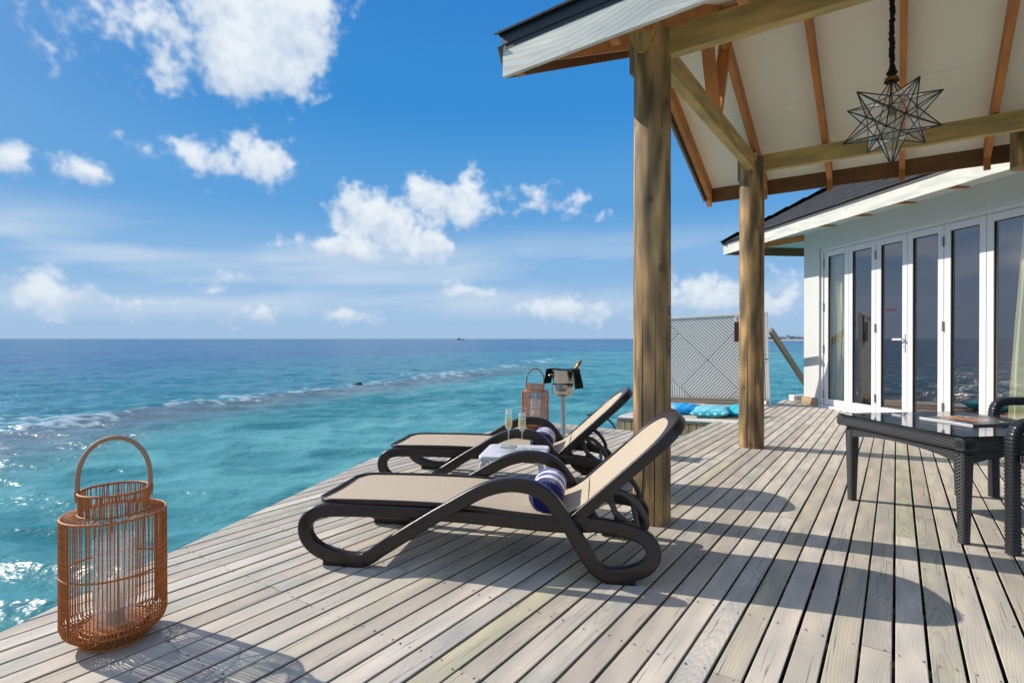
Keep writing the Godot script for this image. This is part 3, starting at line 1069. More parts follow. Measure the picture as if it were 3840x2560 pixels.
func make_pavilion() -> void:
	var p := thing("pavilion", "open timber pavilion with log posts, brown rafters and pale ceiling under a gable roof", "pavilion", Vector3.ZERO, -TURN)
	var pa := 3.105
	var pb := 5.79
	var bx := -1.164
	log_post(p, bx, pa, -0.9, 2.80, 0.104, 61)
	log_post(p, bx, pb, -0.9, 2.80, 0.112, 62)
	log_post(p, 0.875, 6.10, 2.445, 3.0, 0.112, 63)
	log_post(p, 3.6, pa, -0.9, 2.80, 0.104, 64)
	# beams, 50 x 145
	var spec := [[Vector3(bx + 0.065, 2.735, -pa - 0.02), Vector3(4.0, 2.735, -pa - 0.02)], [Vector3(bx + 0.08, 2.745, -pb - 0.01), Vector3(4.0, 2.745, -pb - 0.01)], [Vector3(bx + 0.01, 2.735, -pa - 0.05), Vector3(bx + 0.01, 2.745, -pb + 0.085)]]
	for s in spec:
		var g := G.new()
		g.bar(s[0], s[1], 0.07, 0.15, 0.004, Vector3.UP, Vector2(rng.randf(), rng.randf() * 2))
		put("beam", g.mesh(), M.beam, p)
	# end-grain blocks housed in the post heads
	for a in [pa, pb]:
		var g := G.new()
		var arc := PackedVector2Array([Vector2(-0.09, 0.07), Vector2(0.075, 0.07)])
		for k in 7:
			arc.append(Vector2(0.075 - 0.165 * k / 6.0, 0.02 - 0.105 * sin(PI * k / 6.0) - 0.01))
		g.prism(Transform3D(Basis(Vector3.RIGHT, Vector3.UP, Vector3.BACK), Vector3(bx - 0.01, 2.755, -a + 0.075)), arc, -0.02, 0.045)
		put("bearer_end", g.mesh(), M.beam, p)
		g = G.new()
		g.box(Vector3(bx - 0.125, 2.60, -a - 0.05), Vector3(bx - 0.095, 2.80, -a + 0.04), 0.004)
		put("packing_block", g.mesh(), M.grey_timber, p)
	# two short webs from the middle of the tie up to the ridge
	for s in [-1.0, 1.0]:
		var g := G.new()
		g.bar(Vector3(bx, 2.79, -4.46 - s * 0.015), Vector3(bx + 0.015 * s, 3.44, -4.46 - s * 0.24), 0.045, 0.09, 0.003, Vector3.RIGHT, Vector2(rng.randf(), rng.randf()))
		put("truss_web", g.mesh(), M.rafter_wood, p)
	var bs := [-1.70, -1.135, -0.544, 0.037, 0.638, 1.22, 1.80, 2.38, 2.96, 3.54, 4.1]
	for b in bs:
		rafter(p, b, false)
		rafter(p, b, true)
	var g := G.new()
	g.box(Vector3(-1.72, 3.40, -4.47), Vector3(4.2, 3.585, -4.42), 0.003)
	put("ridge_board", g.mesh(), M.rafter_wood, p)
	# ceiling boards: sheets 1.2 m deep with fine joints
	for near in [false, true]:
		var spans := [[4.447, 5.46], [5.4625, 6.33]] if not near else [[2.47, 3.42], [3.4225, 4.443]]
		for sp in spans:
			for q in 1:
				var b0 := -1.74
				var b1 := 4.2
				g = G.new()
				var t0 := Vector3(0, 0.009, 0)
				var c := [Vector3(b0, ceil_y(sp[0]), -sp[0]), Vector3(b1, ceil_y(sp[0]), -sp[0]), Vector3(b1, ceil_y(sp[1]), -sp[1]), Vector3(b0, ceil_y(sp[1]), -sp[1])]
				var u := [Vector2(b0, sp[0]), Vector2(b1, sp[0]), Vector2(b1, sp[1]), Vector2(b0, sp[1])]
				g.quad(c[0], c[1], c[2], c[3], Vector3.DOWN, u[0], u[1], u[2], u[3])
				g.quad(c[0] + t0, c[1] + t0, c[2] + t0, c[3] + t0, Vector3.UP)
				for k in 4:
					g.quad(c[k], c[(k + 1) % 4], c[(k + 1) % 4] + t0, c[k] + t0, (c[k] + c[(k + 1) % 4]) / 2 - (c[0] + c[2]) / 2)
				put("ceiling_panel", g.mesh(), M.ceiling_board, p)
	# near eave runs 4 degrees out of line
	var skew := -0.066
	var na := func(b): return 2.459 + skew * (b + 1.75)
	var yn := 2.465
	var yf := 2.563
	var e0 := Vector3(-1.755, yn + 0.0875, -na.call(-1.755))
	var e1 := Vector3(4.2, yn + 0.0875, -na.call(4.2))
	g = G.new()
	g.bar(e0, e1, 0.024, 0.175, 0.002, Vector3.UP, Vector2(0.05, 0.4))
	put("white_fascia_board", g.mesh(), M.white_fascia, p)
	g = G.new()
	g.bar(e0 + Vector3(0, 0.105, 0.005), e1 + Vector3(0, 0.105, 0.005), 0.030, 0.05, 0.002)
	g.bar(e0 + Vector3(0.02, 0.070, 0.0135), e1 + Vector3(0, 0.070, 0.0135), 0.003, 0.03, 0.0)
	put("roof_flashing", g.mesh(), M.dark_flashing, p)
	g = G.new()
	g.box(Vector3(-1.755, yf, -6.352), Vector3(4.2, yf + 0.19, -6.330), 0.002)
	put("far_fascia_board", g.mesh(), M.fascia_back, p)
	g = G.new()
	g.box(Vector3(-1.76, yf + 0.13, -6.372), Vector3(4.2, yf + 0.235, -6.354), 0.002)
	put("roof_flashing", g.mesh(), M.dark_flashing, p)
	# rake boards up the gable
	var rp := [Vector3(-1.765, yn + 0.0875, -2.462), Vector3(-1.765, yn + 0.0875 + PITCH * 1.99, -4.445), Vector3(-1.765, yf + 0.0875, -6.352)]
	for k in 2:
		g = G.new()
		g.bar(rp[k], rp[k + 1], 0.022, 0.16, 0.002, Vector3.UP, Vector2(0.1, k * 0.9))
		put("rake_board", g.mesh(), M.grey_timber if k == 1 else M.fascia_back, p)
	# roof deck
	for near in [false, true]:
		g = G.new()
		var a0 := 4.445
		var a1 := 6.37 if not near else 2.44
		var t0 := Vector3(0, 0.05, 0)
		var l0 := ceil_y(a0) + 0.10
		var y1 := (yf + 0.20) if not near else (yn + 0.215)
		var c := [Vector3(-1.775, l0, -a0), Vector3(4.3, l0, -a0), Vector3(4.3, y1, -(a1 if not near else na.call(4.3) - 0.02)), Vector3(-1.775, y1, -(a1 if not near else na.call(-1.775) - 0.02))]
		g.quad(c[0], c[1], c[2], c[3], Vector3.DOWN)
		g.quad(c[0] + t0 * 0.4, c[1] + t0 * 0.4, c[2] + t0 * 0.4, c[3] + t0 * 0.4, Vector3.UP)
		for k in 4:
			g.quad(c[k], c[(k + 1) % 4], c[(k + 1) % 4] + t0 * 0.4, c[k] + t0 * 0.4, (c[k] + c[(k + 1) % 4]) / 2 - (c[0] + c[2]) / 2)
		var roof := put("roof_sheathing", g.mesh(), M.dark_flashing, p)
		# shingles in lapped courses
		for course in 13:
			for q in 18:
				var f0 := 1.0 - course / 13.0 + 0.012
				var f1 := 1.0 - (course + 1.35) / 13.0
				var b0 := -1.80 + 0.34 * (q - 0.5 * (course % 2)) + rng.randf_range(-0.006, 0.006)
				if near and course > 3:
					continue
				if not near:
					continue
				var at := func(f, bb):
					f = maxf(f, 0.0)
					return (c[0] as Vector3).lerp(c[3], f) * (1.0 - (bb + 1.775) / 6.075) + (c[1] as Vector3).lerp(c[2], f) * ((bb + 1.775) / 6.075)
				var s := G.new()
				var lift := Vector3(0, 0.032 + rng.randf_range(0.0, 0.004), 0)
				var b2 := b0 + 0.333
				if b2 < -1.70:
					continue
				b0 = maxf(b0, -1.79)
				var pts := [at.call(f0, b0) + lift, at.call(f0, b2) + lift, at.call(f1, b2) + Vector3(0, 0.022, 0), at.call(f1, b0) + Vector3(0, 0.022, 0)]
				s.quad(pts[0], pts[1], pts[2], pts[3], Vector3.UP, Vector2(b0, 0), Vector2(b2, 0), Vector2(b2, 0.2), Vector2(b0, 0.2))
				var dn := Vector3(0, -0.011, 0)
				s.quad(pts[0] + dn, pts[1] + dn, pts[2] + dn * 0.3, pts[3] + dn * 0.3, Vector3.DOWN)
				s.quad(pts[0], pts[1], pts[1] + dn, pts[0] + dn, pts[0] - pts[3])
				s.quad(pts[0], pts[3], pts[3] + dn * 0.3, pts[0] + dn, Vector3.LEFT)
				put("shingle", s.mesh(), M.shingle, roof)
	# two bent nails on the near beam
	for s in [0.0, 0.045]:
		g = G.new()
		g.tube([Vector3(-0.27 + s, 2.83, -pa + 0.024), Vector3(-0.27 + s, 2.78, -pa + 0.022), Vector3(-0.275 + s, 2.745, -pa + 0.024)], 0.003, 6)
		put("hook", g.mesh(), M.hinge_steel, p)


# ------------------------------------------------------------------ loungers
func make_lounger(label: String, at: Vector3) -> Node3D:
	# local x runs from foot to head, -z away from the terrace front
	var o := thing("sun_lounger", label, "sun lounger", at, -8.75, "sun loungers on the deck")
	var pts := [Vector3(1.06, 0.229, 0.085), Vector3(0.95, 0.221, 0.085), Vector3(0.80, 0.224, 0.085), Vector3(0.5, 0.240, 0.085), Vector3(0.2, 0.246, 0.085), Vector3(0.0, 0.246, 0.083), Vector3(-0.10, 0.246, 0.072), Vector3(-0.175, 0.247, 0.052), Vector3(-0.23, 0.232, 0.038), Vector3(-0.265, 0.198, 0.032), Vector3(-0.272, 0.157, 0.03), Vector3(-0.258, 0.115, 0.03), Vector3(-0.22, 0.077, 0.03), Vector3(-0.16, 0.050, 0.03), Vector3(-0.08, 0.033, 0.03), Vector3(-0.005, 0.031, 0.03), Vector3(0.045, 0.045, 0.03), Vector3(0.095, 0.080, 0.03), Vector3(0.19, 0.142, 0.03), Vector3(0.343, 0.240, 0.03), Vector3(0.43, 0.291, 0.03), Vector3(0.55, 0.361, 0.03), Vector3(0.632, 0.394, 0.03), Vector3(0.71, 0.407, 0.03), Vector3(0.785, 0.401, 0.03), Vector3(0.84, 0.380, 0.03), Vector3(0.88, 0.348, 0.03), Vector3(0.92, 0.298, 0.03), Vector3(0.965, 0.232, 0.03), Vector3(1.01, 0.160, 0.03), Vector3(1.047, 0.100, 0.03), Vector3(1.082, 0.056, 0.03), Vector3(1.125, 0.036, 0.03), Vector3(1.18, 0.037, 0.03), Vector3(1.245, 0.051, 0.032), Vector3(1.295, 0.078, 0.036), Vector3(1.321, 0.120, 0.042), Vector3(1.316, 0.160, 0.05), Vector3(1.285, 0.192, 0.062), Vector3(1.22, 0.211, 0.075), Vector3(1.14, 0.223, 0.084), Vector3(1.03, 0.232, 0.088), Vector3(0.95, 0.232, 0.088)]
	var path := spline(pts, 4)
	var sec := PackedVector2Array()
	for q in G.rounded(0.064, 0.05, 0.013, 4):
		sec.append(q)
	for side in 2:
		var fr := []
		for k in path.size():
			var a: Vector3 = path[maxi(k - 1, 0)]
			var b: Vector3 = path[mini(k + 1, path.size() - 1)]
			var z := (b - a).normalized()
			var nn := Vector3(-z.y, z.x, 0).normalized()
			var q: Vector3 = path[k]
			var zz := -q.z if side == 0 else -(0.66 - q.z)
			fr.append([Vector3(q.x, q.y, zz), nn, Vector3(0, 0, 1)])
		var g := G.new()
		g.sweep(fr, sec)
		var f := put("side_frame", g.mesh(), M.resin, o)
		for px in [-0.09, 1.2]:
			g = G.new()
			var zc := -0.03 if side == 0 else -0.63
			g.box(Vector3(px - 0.085, 0.0, zc - 0.022), Vector3(px + 0.045, 0.03, zc + 0.022), 0.004)
			put("foot_pad", g.mesh(), M.seal, f)
	# seat: cloth with a thin rim
	var seat_y := func(x): return 0.281 + 0.008 * sin(PI * clampf((x + 0.24) / 0.9, 0, 1)) - 0.028 * smoothstep(0.40, 0.95, x)
	var rows := []
	for k in 41:
		var x := lerpf(-0.245, 0.975, k / 40.0)
		var inset := 0.0
		if x < -0.165:
			inset = 0.07 - sqrt(maxf(0.0, 0.07 * 0.07 - pow(-0.165 - x, 2.0)))
		var row := PackedVector3Array()
		for j in 13:
			var f := j / 12.0
			var z := -lerpf(0.076 + inset, 0.584 - inset, f)
			row.append(Vector3(x, float(seat_y.call(x)) - 0.006 * sin(PI * f) - 0.004 * (1.0 - smoothstep(0, 0.05, x + 0.235)), z))
		rows.append(row)
	var g := G.new()
	g.grid(rows, false, false)
	for k in g.v.size():
		g.t[k] = Vector2(g.v[k].x, g.v[k].z)
	g.face(0, 0, Vector3.UP, true)
	put("seat_sling", g.mesh(), M.sling, o)
	var rim := []
	for k in range(40, -1, -1):
		rim.append(rows[k][0] + Vector3(0, 0.001, 0.008))
	for k in 41:
		rim.append(rows[k][12] + Vector3(0, 0.001, -0.008))
	g = G.new()
	var fr2 := G.frames(rim)
	g.sweep(fr2, G.rounded(0.015, 0.022, 0.005, 3))
	put("seat_rim", g.mesh(), M.resin, o)
	g = G.new()
	g.bar(Vector3(-0.19, 0.246, -0.06), Vector3(-0.19, 0.246, -0.60), 0.045, 0.04, 0.01)
	g.bar(Vector3(0.46, 0.232, -0.08), Vector3(0.46, 0.232, -0.58), 0.05, 0.03, 0.006)
	g.bar(Vector3(0.98, 0.218, -0.05), Vector3(0.98, 0.218, -0.61), 0.06, 0.035, 0.006)
	put("cross_bar", g.mesh(), M.resin, o)
	# reclined back
	var e := Vector3(0.737, 0.676, 0)
	var up := Vector3(-0.676, 0.737, 0)
	var org := Vector3(0.965, 0.262, 0)
	var half := 0.262
	var long := 0.665
	var outer := []
	for k in 12:
		outer.append(Vector2(half, long * 0.72 * k / 12.0))
	for k in 25:
		var w := PI * k / 24.0
		outer.append(Vector2(signf(cos(w)) * pow(absf(cos(w)), 0.62) * half, long * 0.72 + pow(sin(w), 0.8) * long * 0.28))
	for k in 12:
		outer.append(Vector2(-half, long * 0.72 * (1.0 - (k + 1) / 12.0)))
	var at_back := func(q: Vector2, h: float): return org + e * q.y + up * h + Vector3(0, 0, -0.33 + q.x)
	var inner := []
	for q in outer:
		var s := smoothstep(0.60, 1.0, q.y / long)
		inner.append(Vector2(q.x * lerpf(0.915, 0.80, s), q.y - 0.062 * s))
	var ringp := [[1.0, -0.048], [1.004, -0.040], [1.006, -0.012], [0.998, -0.002], [0.985, 0.002]]
	rows = []
	var order := []
	for r in ringp:
		var row := PackedVector3Array()
		for q in outer:
			var c := Vector2(q.x * r[0], q.y * (1.0 + (r[0] - 1.0) * (q.y / long)))
			row.append(at_back.call(c, r[1]))
		rows.append(row)
	for r in [[0.0, 0.001], [0.0, -0.004], [1.0, -0.012]]:
		var row := PackedVector3Array()
		for q in inner:
			row.append(at_back.call(Vector2(q.x - signf(q.x) * 0.003 * r[0], q.y - 0.003 * r[0]), r[1]))
		rows.append(row)
	g = G.new()
	g.grid(rows, false, false)
	var flip := 0.0
	for k in outer.size():
		flip += g.n[2 * outer.size() + k].dot(g.v[2 * outer.size() + k] - (at_back.call(Vector2(0, long * 0.5), -0.02) as Vector3))
	if flip < 0.0:
		g = G.new()
		g.grid(rows, false, true)
	var under := []
	for h in [-0.048, -0.049]:
		var row := PackedVector3Array()
		for q in (outer if h == -0.048 else inner):
			row.append(at_back.call(q, h))
		under.append(row)
	g.grid(under, false, flip >= 0.0)
	put("back_frame", g.mesh(), M.resin, o)
	rows = []
	var m := inner.size()
	for k in m / 2 + 1:
		var row := PackedVector3Array()
		var p: Vector2 = inner[k]
		var q: Vector2 = inner[m - 1 - k]
		for j in 13:
			var c := p.lerp(q, j / 12.0)
			row.append(at_back.call(c, -0.006 - 0.010 * sin(PI * j / 12.0) * sin(PI * clampf(c.y / long, 0.0, 1.0))))
		rows.append(row)
	g = G.new()
	g.grid(rows, false, false)
	for k in g.v.size():
		g.t[k] = Vector2((g.v[k] - org).dot(e), g.v[k].z)
	g.face(0, 0, up, true)
	put("back_sling", g.mesh(), M.sling, o)
	# cloth that bridges seat and back
	rows = []
	for k in 6:
		var row := PackedVector3Array()
		for j in 9:
			var p: Vector3 = Vector3(0.90, 0.2475, -lerpf(0.11, 0.55, j / 8.0)).lerp(org + e * 0.10 + up * -0.004 + Vector3(0, 0, -lerpf(0.11, 0.55, j / 8.0)), k / 5.0)
			p.y -= 0.012 * sin(PI * k / 5.0)
			row.append(p)
		rows.append(row)
	g = G.new()
	g.grid(rows, false, false)
	for k in g.v.size():
		g.t[k] = Vector2(g.v[k].x * 1.3, g.v[k].z)
	g.face(0, 0, Vector3.UP, true)
	put("hinge_flap", g.mesh(), M.sling, o)
	# round boss on the side of the back
	for z in [-0.33 + half * 1.006 + 0.0005, -0.33 - half * 1.006 - 0.0005]:
		g = G.new()
		var c: Vector3 = org + e * 0.50 + up * -0.024 + Vector3(0, 0, z)
		var ringc := []
		for j in 24:
			ringc.append(c + e * cos(TAU * j / 24) * 0.015 + up * sin(TAU * j / 24) * 0.015)
		g.tube(ringc, 0.0012, 5, true)
		put("boss", g.mesh(), M.seal, o)
	# two ratchet brackets that prop the back
	for z in [-0.115, -0.545]:
		g = G.new()
		for bp in [[Vector3(1.125, 0.355, z), Vector3(1.15, 0.31, z), Vector3(1.165, 0.275, z), Vector3(1.20, 0.245, z), Vector3(1.235, 0.222, z), Vector3(1.275, 0.200, z)], [Vector3(1.155, 0.375, z), Vector3(1.205, 0.362, z), Vector3(1.252, 0.325, z), Vector3(1.285, 0.278, z), Vector3(1.300, 0.232, z), Vector3(1.275, 0.192, z)]]:
			var pth := spline(bp, 5)
			var fr := []
			for k in pth.size():
				var zz: Vector3 = ((pth[mini(k + 1, pth.size() - 1)] as Vector3) - pth[maxi(k - 1, 0)]).normalized()
				fr.append([pth[k], Vector3(-zz.y, zz.x, 0), Vector3(0, 0, 1)])
			g.sweep(fr, G.rounded(0.026, 0.03, 0.008, 3))
		g.tube([Vector3(1.165, 0.262, z), Vector3(1.185, 0.240, z)], 0.014, 8)
		put("ratchet_bracket", g.mesh(), M.resin_grey, o)
	g = G.new()
	g.tube([Vector3(1.262, 0.204, -0.05), Vector3(1.262, 0.204, -0.61)], 0.012, 10)
	g.bar(Vector3(1.14, 0.335, -0.10), Vector3(1.14, 0.335, -0.56), 0.03, 0.025, 0.006)
	put("stay_rod", g.mesh(), M.resin_grey, o)
	return o


func make_towel(label: String, lounger_at: Vector3) -> void:
	var turn := Basis(Vector3.UP, deg_to_rad(-8.75))
	var o := thing("rolled_towel", label, "towel", lounger_at + turn * Vector3(0.848, 0.243, -0.145), -8.75, "rolled striped towels")
	var r := 0.077
	var rows := []
	var nz := noise(71, 1.0, 2)
	for k in 23:
		var l := 0.30 * k / 22.0
		var row := PackedVector3Array()
		var round_ := minf(1.0, sqrt(minf(l, 0.30 - l) / 0.02 + 0.55))
		for j in 33:
			var w := TAU * j / 32.0
			var q := r * round_ * (1.0 + 0.035 * nz.get_noise_3d(cos(w) * 2, sin(w) * 2, l * 14.0))
			row.append(Vector3(cos(w) * q * 1.04, r * 0.97 + sin(w) * q * 0.97, -l))
		rows.append(row)
	var g := G.new()
	g.grid(rows, false, true)
	for k in g.v.size():
		g.t[k] = Vector2(float(k % 33) / 32.0, float(k / 33) / 22.0)
	g.face(0, 0, Vector3(0, r, -0.15))
	put("roll", g.mesh(), M.towel, o)
	# rolled end: a spiral of cloth
	g = G.new()
	for z in [0.002, -0.302]:
		var sp := []
		var sc := PackedFloat32Array()
		for k in 120:
			var w := k * 0.21
			var q := 0.006 + (r * 0.80 - 0.006) * k / 119.0
			sp.append(Vector3(cos(w) * q, r * 0.97 + sin(w) * q, z * (1.0 if z > 0 else 1.0)))
			sc.append(1.0)
		g.tube(sp, 0.0075, 6, false, sc)
	put("rolled_end", g.mesh(), M.towel_navy, o)


func make_side_table() -> void:
	var o := thing("side_table", "small white plastic side table with two wine glasses between the sun loungers", "side table", Vector3(0.022, 0, -3.41), -8.75)
	var g := G.new()
	var half := 0.195
	var rows := []
	for r in [[0.0, 0.364], [0.9, 0.366], [0.965, 0.366], [0.99, 0.3635], [1.0, 0.356], [1.0, 0.340], [0.965, 0.340]]:
		var row := PackedVector3Array()
		for q in G.rounded(2 * half, 2 * half, 0.03, 6):
			row.append(Vector3(q.x * r[0], r[1], q.y * r[0]))
		rows.append(row)
	g.grid(rows, true, false)
	if g.n[30].y < 0.0:
		g = G.new()
		g.grid(rows, true, true)
	put("table_top", g.mesh(), M.white_plastic, o)
	for sx in [-1, 1]:
		for sz in [-1, 1]:
			g = G.new()
			var pth := spline([Vector3(sx * (half - 0.055), 0.342, sz * (half - 0.022)), Vector3(sx * (half - 0.028), 0.325, sz * (half - 0.022)), Vector3(sx * (half - 0.018), 0.28, sz * (half - 0.02)), Vector3(sx * (half - 0.012), 0.14, sz * (half - 0.014)), Vector3(sx * (half - 0.008), 0.0, sz * (half - 0.01))], 5)
			g.sweep(G.frames(pth), G.rounded(0.034, 0.030, 0.009, 3))
			g.tube([Vector3(sx * (half - 0.03), 0.335, sz * (half - 0.10)), Vector3(sx * (half - 0.02), 0.30, sz * (half - 0.075)), Vector3(sx * (half - 0.014), 0.27, sz * (half - 0.03))], 0.010, 8)
			put("leg", g.mesh(), M.white_plastic, o)
	var sp := [[Vector3(-0.022, 0.3685, -3.535), "champagne flute standing on a grey coaster, left one on the white side table", -0.005], [Vector3(0.063, 0.3665, -3.478), "champagne flute standing bare on the white side table, right of the other flute", -0.018]]
	var c := thing("coaster", "grey square coaster under the left champagne flute", "coaster", Vector3(-0.022, 0.3665, -3.535), -8.75)
	g = G.new()
	g.box(Vector3(-0.048, 0, -0.048), Vector3(0.048, 0.0018, 0.048))
	put("mat", g.mesh(), M.coaster, c)
	for s in sp:
		var f := thing("champagne_flute", s[1], "champagne flute", s[0], 0, "champagne flutes on the side table")
		g = G.new()
		var h: float = s[2]
		g.lathe(Transform3D(), [Vector2(0.0, 0.0), Vector2(0.034, 0.0), Vector2(0.034, 0.0012), Vector2(0.02, 0.003), Vector2(0.006, 0.008), Vector2(0.0036, 0.02), Vector2(0.0034, 0.06), Vector2(0.0045, 0.095), Vector2(0.006, 0.104)], 20)
		put("stem", g.mesh(), M.glass, f)
		g = G.new()
		g.lathe(Transform3D(), [Vector2(0.006, 0.104), Vector2(0.013, 0.1085), Vector2(0.0205, 0.120), Vector2(0.0240, 0.140), Vector2(0.0238, 0.165), Vector2(0.0215, 0.205), Vector2(0.0190, 0.240 + h), Vector2(0.0182, 0.240 + h), Vector2(0.0206, 0.205)], 24)
		put("bowl", g.mesh(), M.glass, f)
		g = G.new()
		g.lathe(Transform3D(), [Vector2(0.0, 0.1085), Vector2(0.012, 0.110), Vector2(0.0195, 0.121), Vector2(0.0228, 0.140), Vector2(0.0226, 0.165), Vector2(0.0217, 0.184), Vector2(0.0, 0.184)], 24)
		put("wine", g.mesh(), M.wine, f)


# ------------------------------------------------------------------ lanterns
func make_lantern(label: String, at: Vector3, turn: float) -> Node3D:
	var o := thing("wicker_lantern", label, "lantern", at, turn, "wicker lanterns on the deck")
	var r := RandomNumberGenerator.new()
	r.seed = 77
	var g := G.new()
	var count := 84
	for k in count:
		var w := TAU * k / count + r.randf_range(-0.010, 0.010)
		var lean := r.randf_range(-0.028, 0.028)
		var lean2 := r.randf_range(-0.05, 0.05)
		var prof := [[0.100, 0.004, 0.0], [0.101, 0.040, 0.0], [0.128, 0.046, 0.0], [0.148, 0.056, 0.0], [0.1555, 0.078, 0.0], [0.155, 0.25, 0.5], [0.155, 0.43, 1.0], [0.152, 0.4415, 1.0], [0.145, 0.4455, 1.0], [0.103, 0.4475, 1.35], [0.103, 0.520, 2.0]]
		var pth := []
		for q in prof:
			var ww: float = w + lean * minf(q[2], 1.0) + lean2 * maxf(0.0, q[2] - 1.0)
			pth.append(Vector3(cos(ww) * q[0], q[1], sin(ww) * q[0]))
		g.tube(pth, 0.0020, 5)
	stuff(put("wicker_strands", g.mesh(), M.wicker, o))
	# strands across the bottom
	g = G.new()
	for k in 60:
		var w := TAU * k / 60 + r.randf_range(-0.02, 0.02)
		g.tube([Vector3(cos(w) * 0.10, 0.012, sin(w) * 0.10), Vector3(cos(w + 0.06) * 0.146, 0.052, sin(w + 0.06) * 0.146)], 0.0020, 4)
	stuff(put("base_strands", g.mesh(), M.wicker, o))
	for h in [[0.100, 0.004, 0.0042], [0.101, 0.042, 0.0040], [0.155, 0.253, 0.0035], [0.1525, 0.442, 0.0042], [0.1045, 0.449, 0.0035], [0.104, 0.521, 0.0046], [0.128, 0.048, 0.0028]]:
		g = G.new()
		var pth := []
		var sc := PackedFloat32Array()
		for k in 180:
			var w := TAU * k / 180
			pth.append(Vector3(cos(w) * h[0], h[1], sin(w) * h[0]))
			sc.append(1.0 + 0.18 * (k % 2))
		g.sweep(G.frames(pth, true), G.circle(h[2], 6), 1.0, true)
		put("hoop", g.mesh(), M.wicker, o)
	for k in 6:
		var w := TAU * (k + 0.3) / 6
		g = G.new()
		g.tube([Vector3(cos(w) * 0.101, 0.042, sin(w) * 0.101), Vector3(cos(w) * 0.1515, 0.062, sin(w) * 0.1515), Vector3(cos(w) * 0.1515, 0.44, sin(w) * 0.1515)], 0.0032, 6)
		put("upright", g.mesh(), M.wicker, o)
	# hooped handle bound with cord
	g = G.new()
	var hp := []
	var hs := PackedFloat32Array()
	for k in 261:
		var w := PI * (k / 260.0)
		var y := 0.535 + 0.168 * pow(sin(w), 0.85)
		hp.append(Vector3(cos(w) * 0.106 * (1.0 + 0.03 * sin(w)), y, 0))
		hs.append(1.0 + 0.10 * (k % 3 - 1))
	hp.push_front(Vector3(0.107, 0.490, 0))
	hp.push_back(Vector3(-0.107, 0.490, 0))
	hs.append_array([1.0, 1.0])
	g.tube(hp, 0.0080, 9, false, hs)
	put("handle", g.mesh(), M.wicker_handle, o)
	for s in [-1, 1]:
		g = G.new()
		for q in 4:
			var pth := []
			for k in 12:
				var w := TAU * k / 12
				pth.append(Vector3(s * (0.105 + 0.010 * cos(w)), 0.508 + q * 0.006 + 0.003 * sin(w), 0.011 * sin(w)))
			g.tube(pth, 0.0018, 5, true)
		put("binding", g.mesh(), M.wicker_handle, o)
	g = G.new()
	g.lathe(Transform3D(), [Vector2(0.0, 0.048), Vector2(0.096, 0.048), Vector2(0.096, 0.055), Vector2(0.0, 0.055)], 28)
	put("base_plate", g.mesh(), M.wicker, o)
	g = G.new()
	g.lathe(Transform3D(), [Vector2(0.060, 0.058), Vector2(0.060, 0.352), Vector2(0.0615, 0.354), Vector2(0.0625, 0.352), Vector2(0.0625, 0.058)], 32)
	put("glass_cylinder", g.mesh(), M.glass, o)
	g = G.new()
	g.lathe(Transform3D(), [Vector2(0.0, 0.055), Vector2(0.026, 0.055), Vector2(0.026, 0.098), Vector2(0.021, 0.100), Vector2(0.0, 0.100)], 20)
	put("bulb_socket", g.mesh(), M.dark_flashing, o)
	g = G.new()
	g.lathe(Transform3D(), [Vector2(0.020, 0.100), Vector2(0.022, 0.118), Vector2(0.032, 0.140), Vector2(0.038, 0.165), Vector2(0.036, 0.188), Vector2(0.026, 0.206), Vector2(0.012, 0.214), Vector2(0.0, 0.216)], 24)
	put("round_bulb", g.mesh(), M.candle, o)
	return o


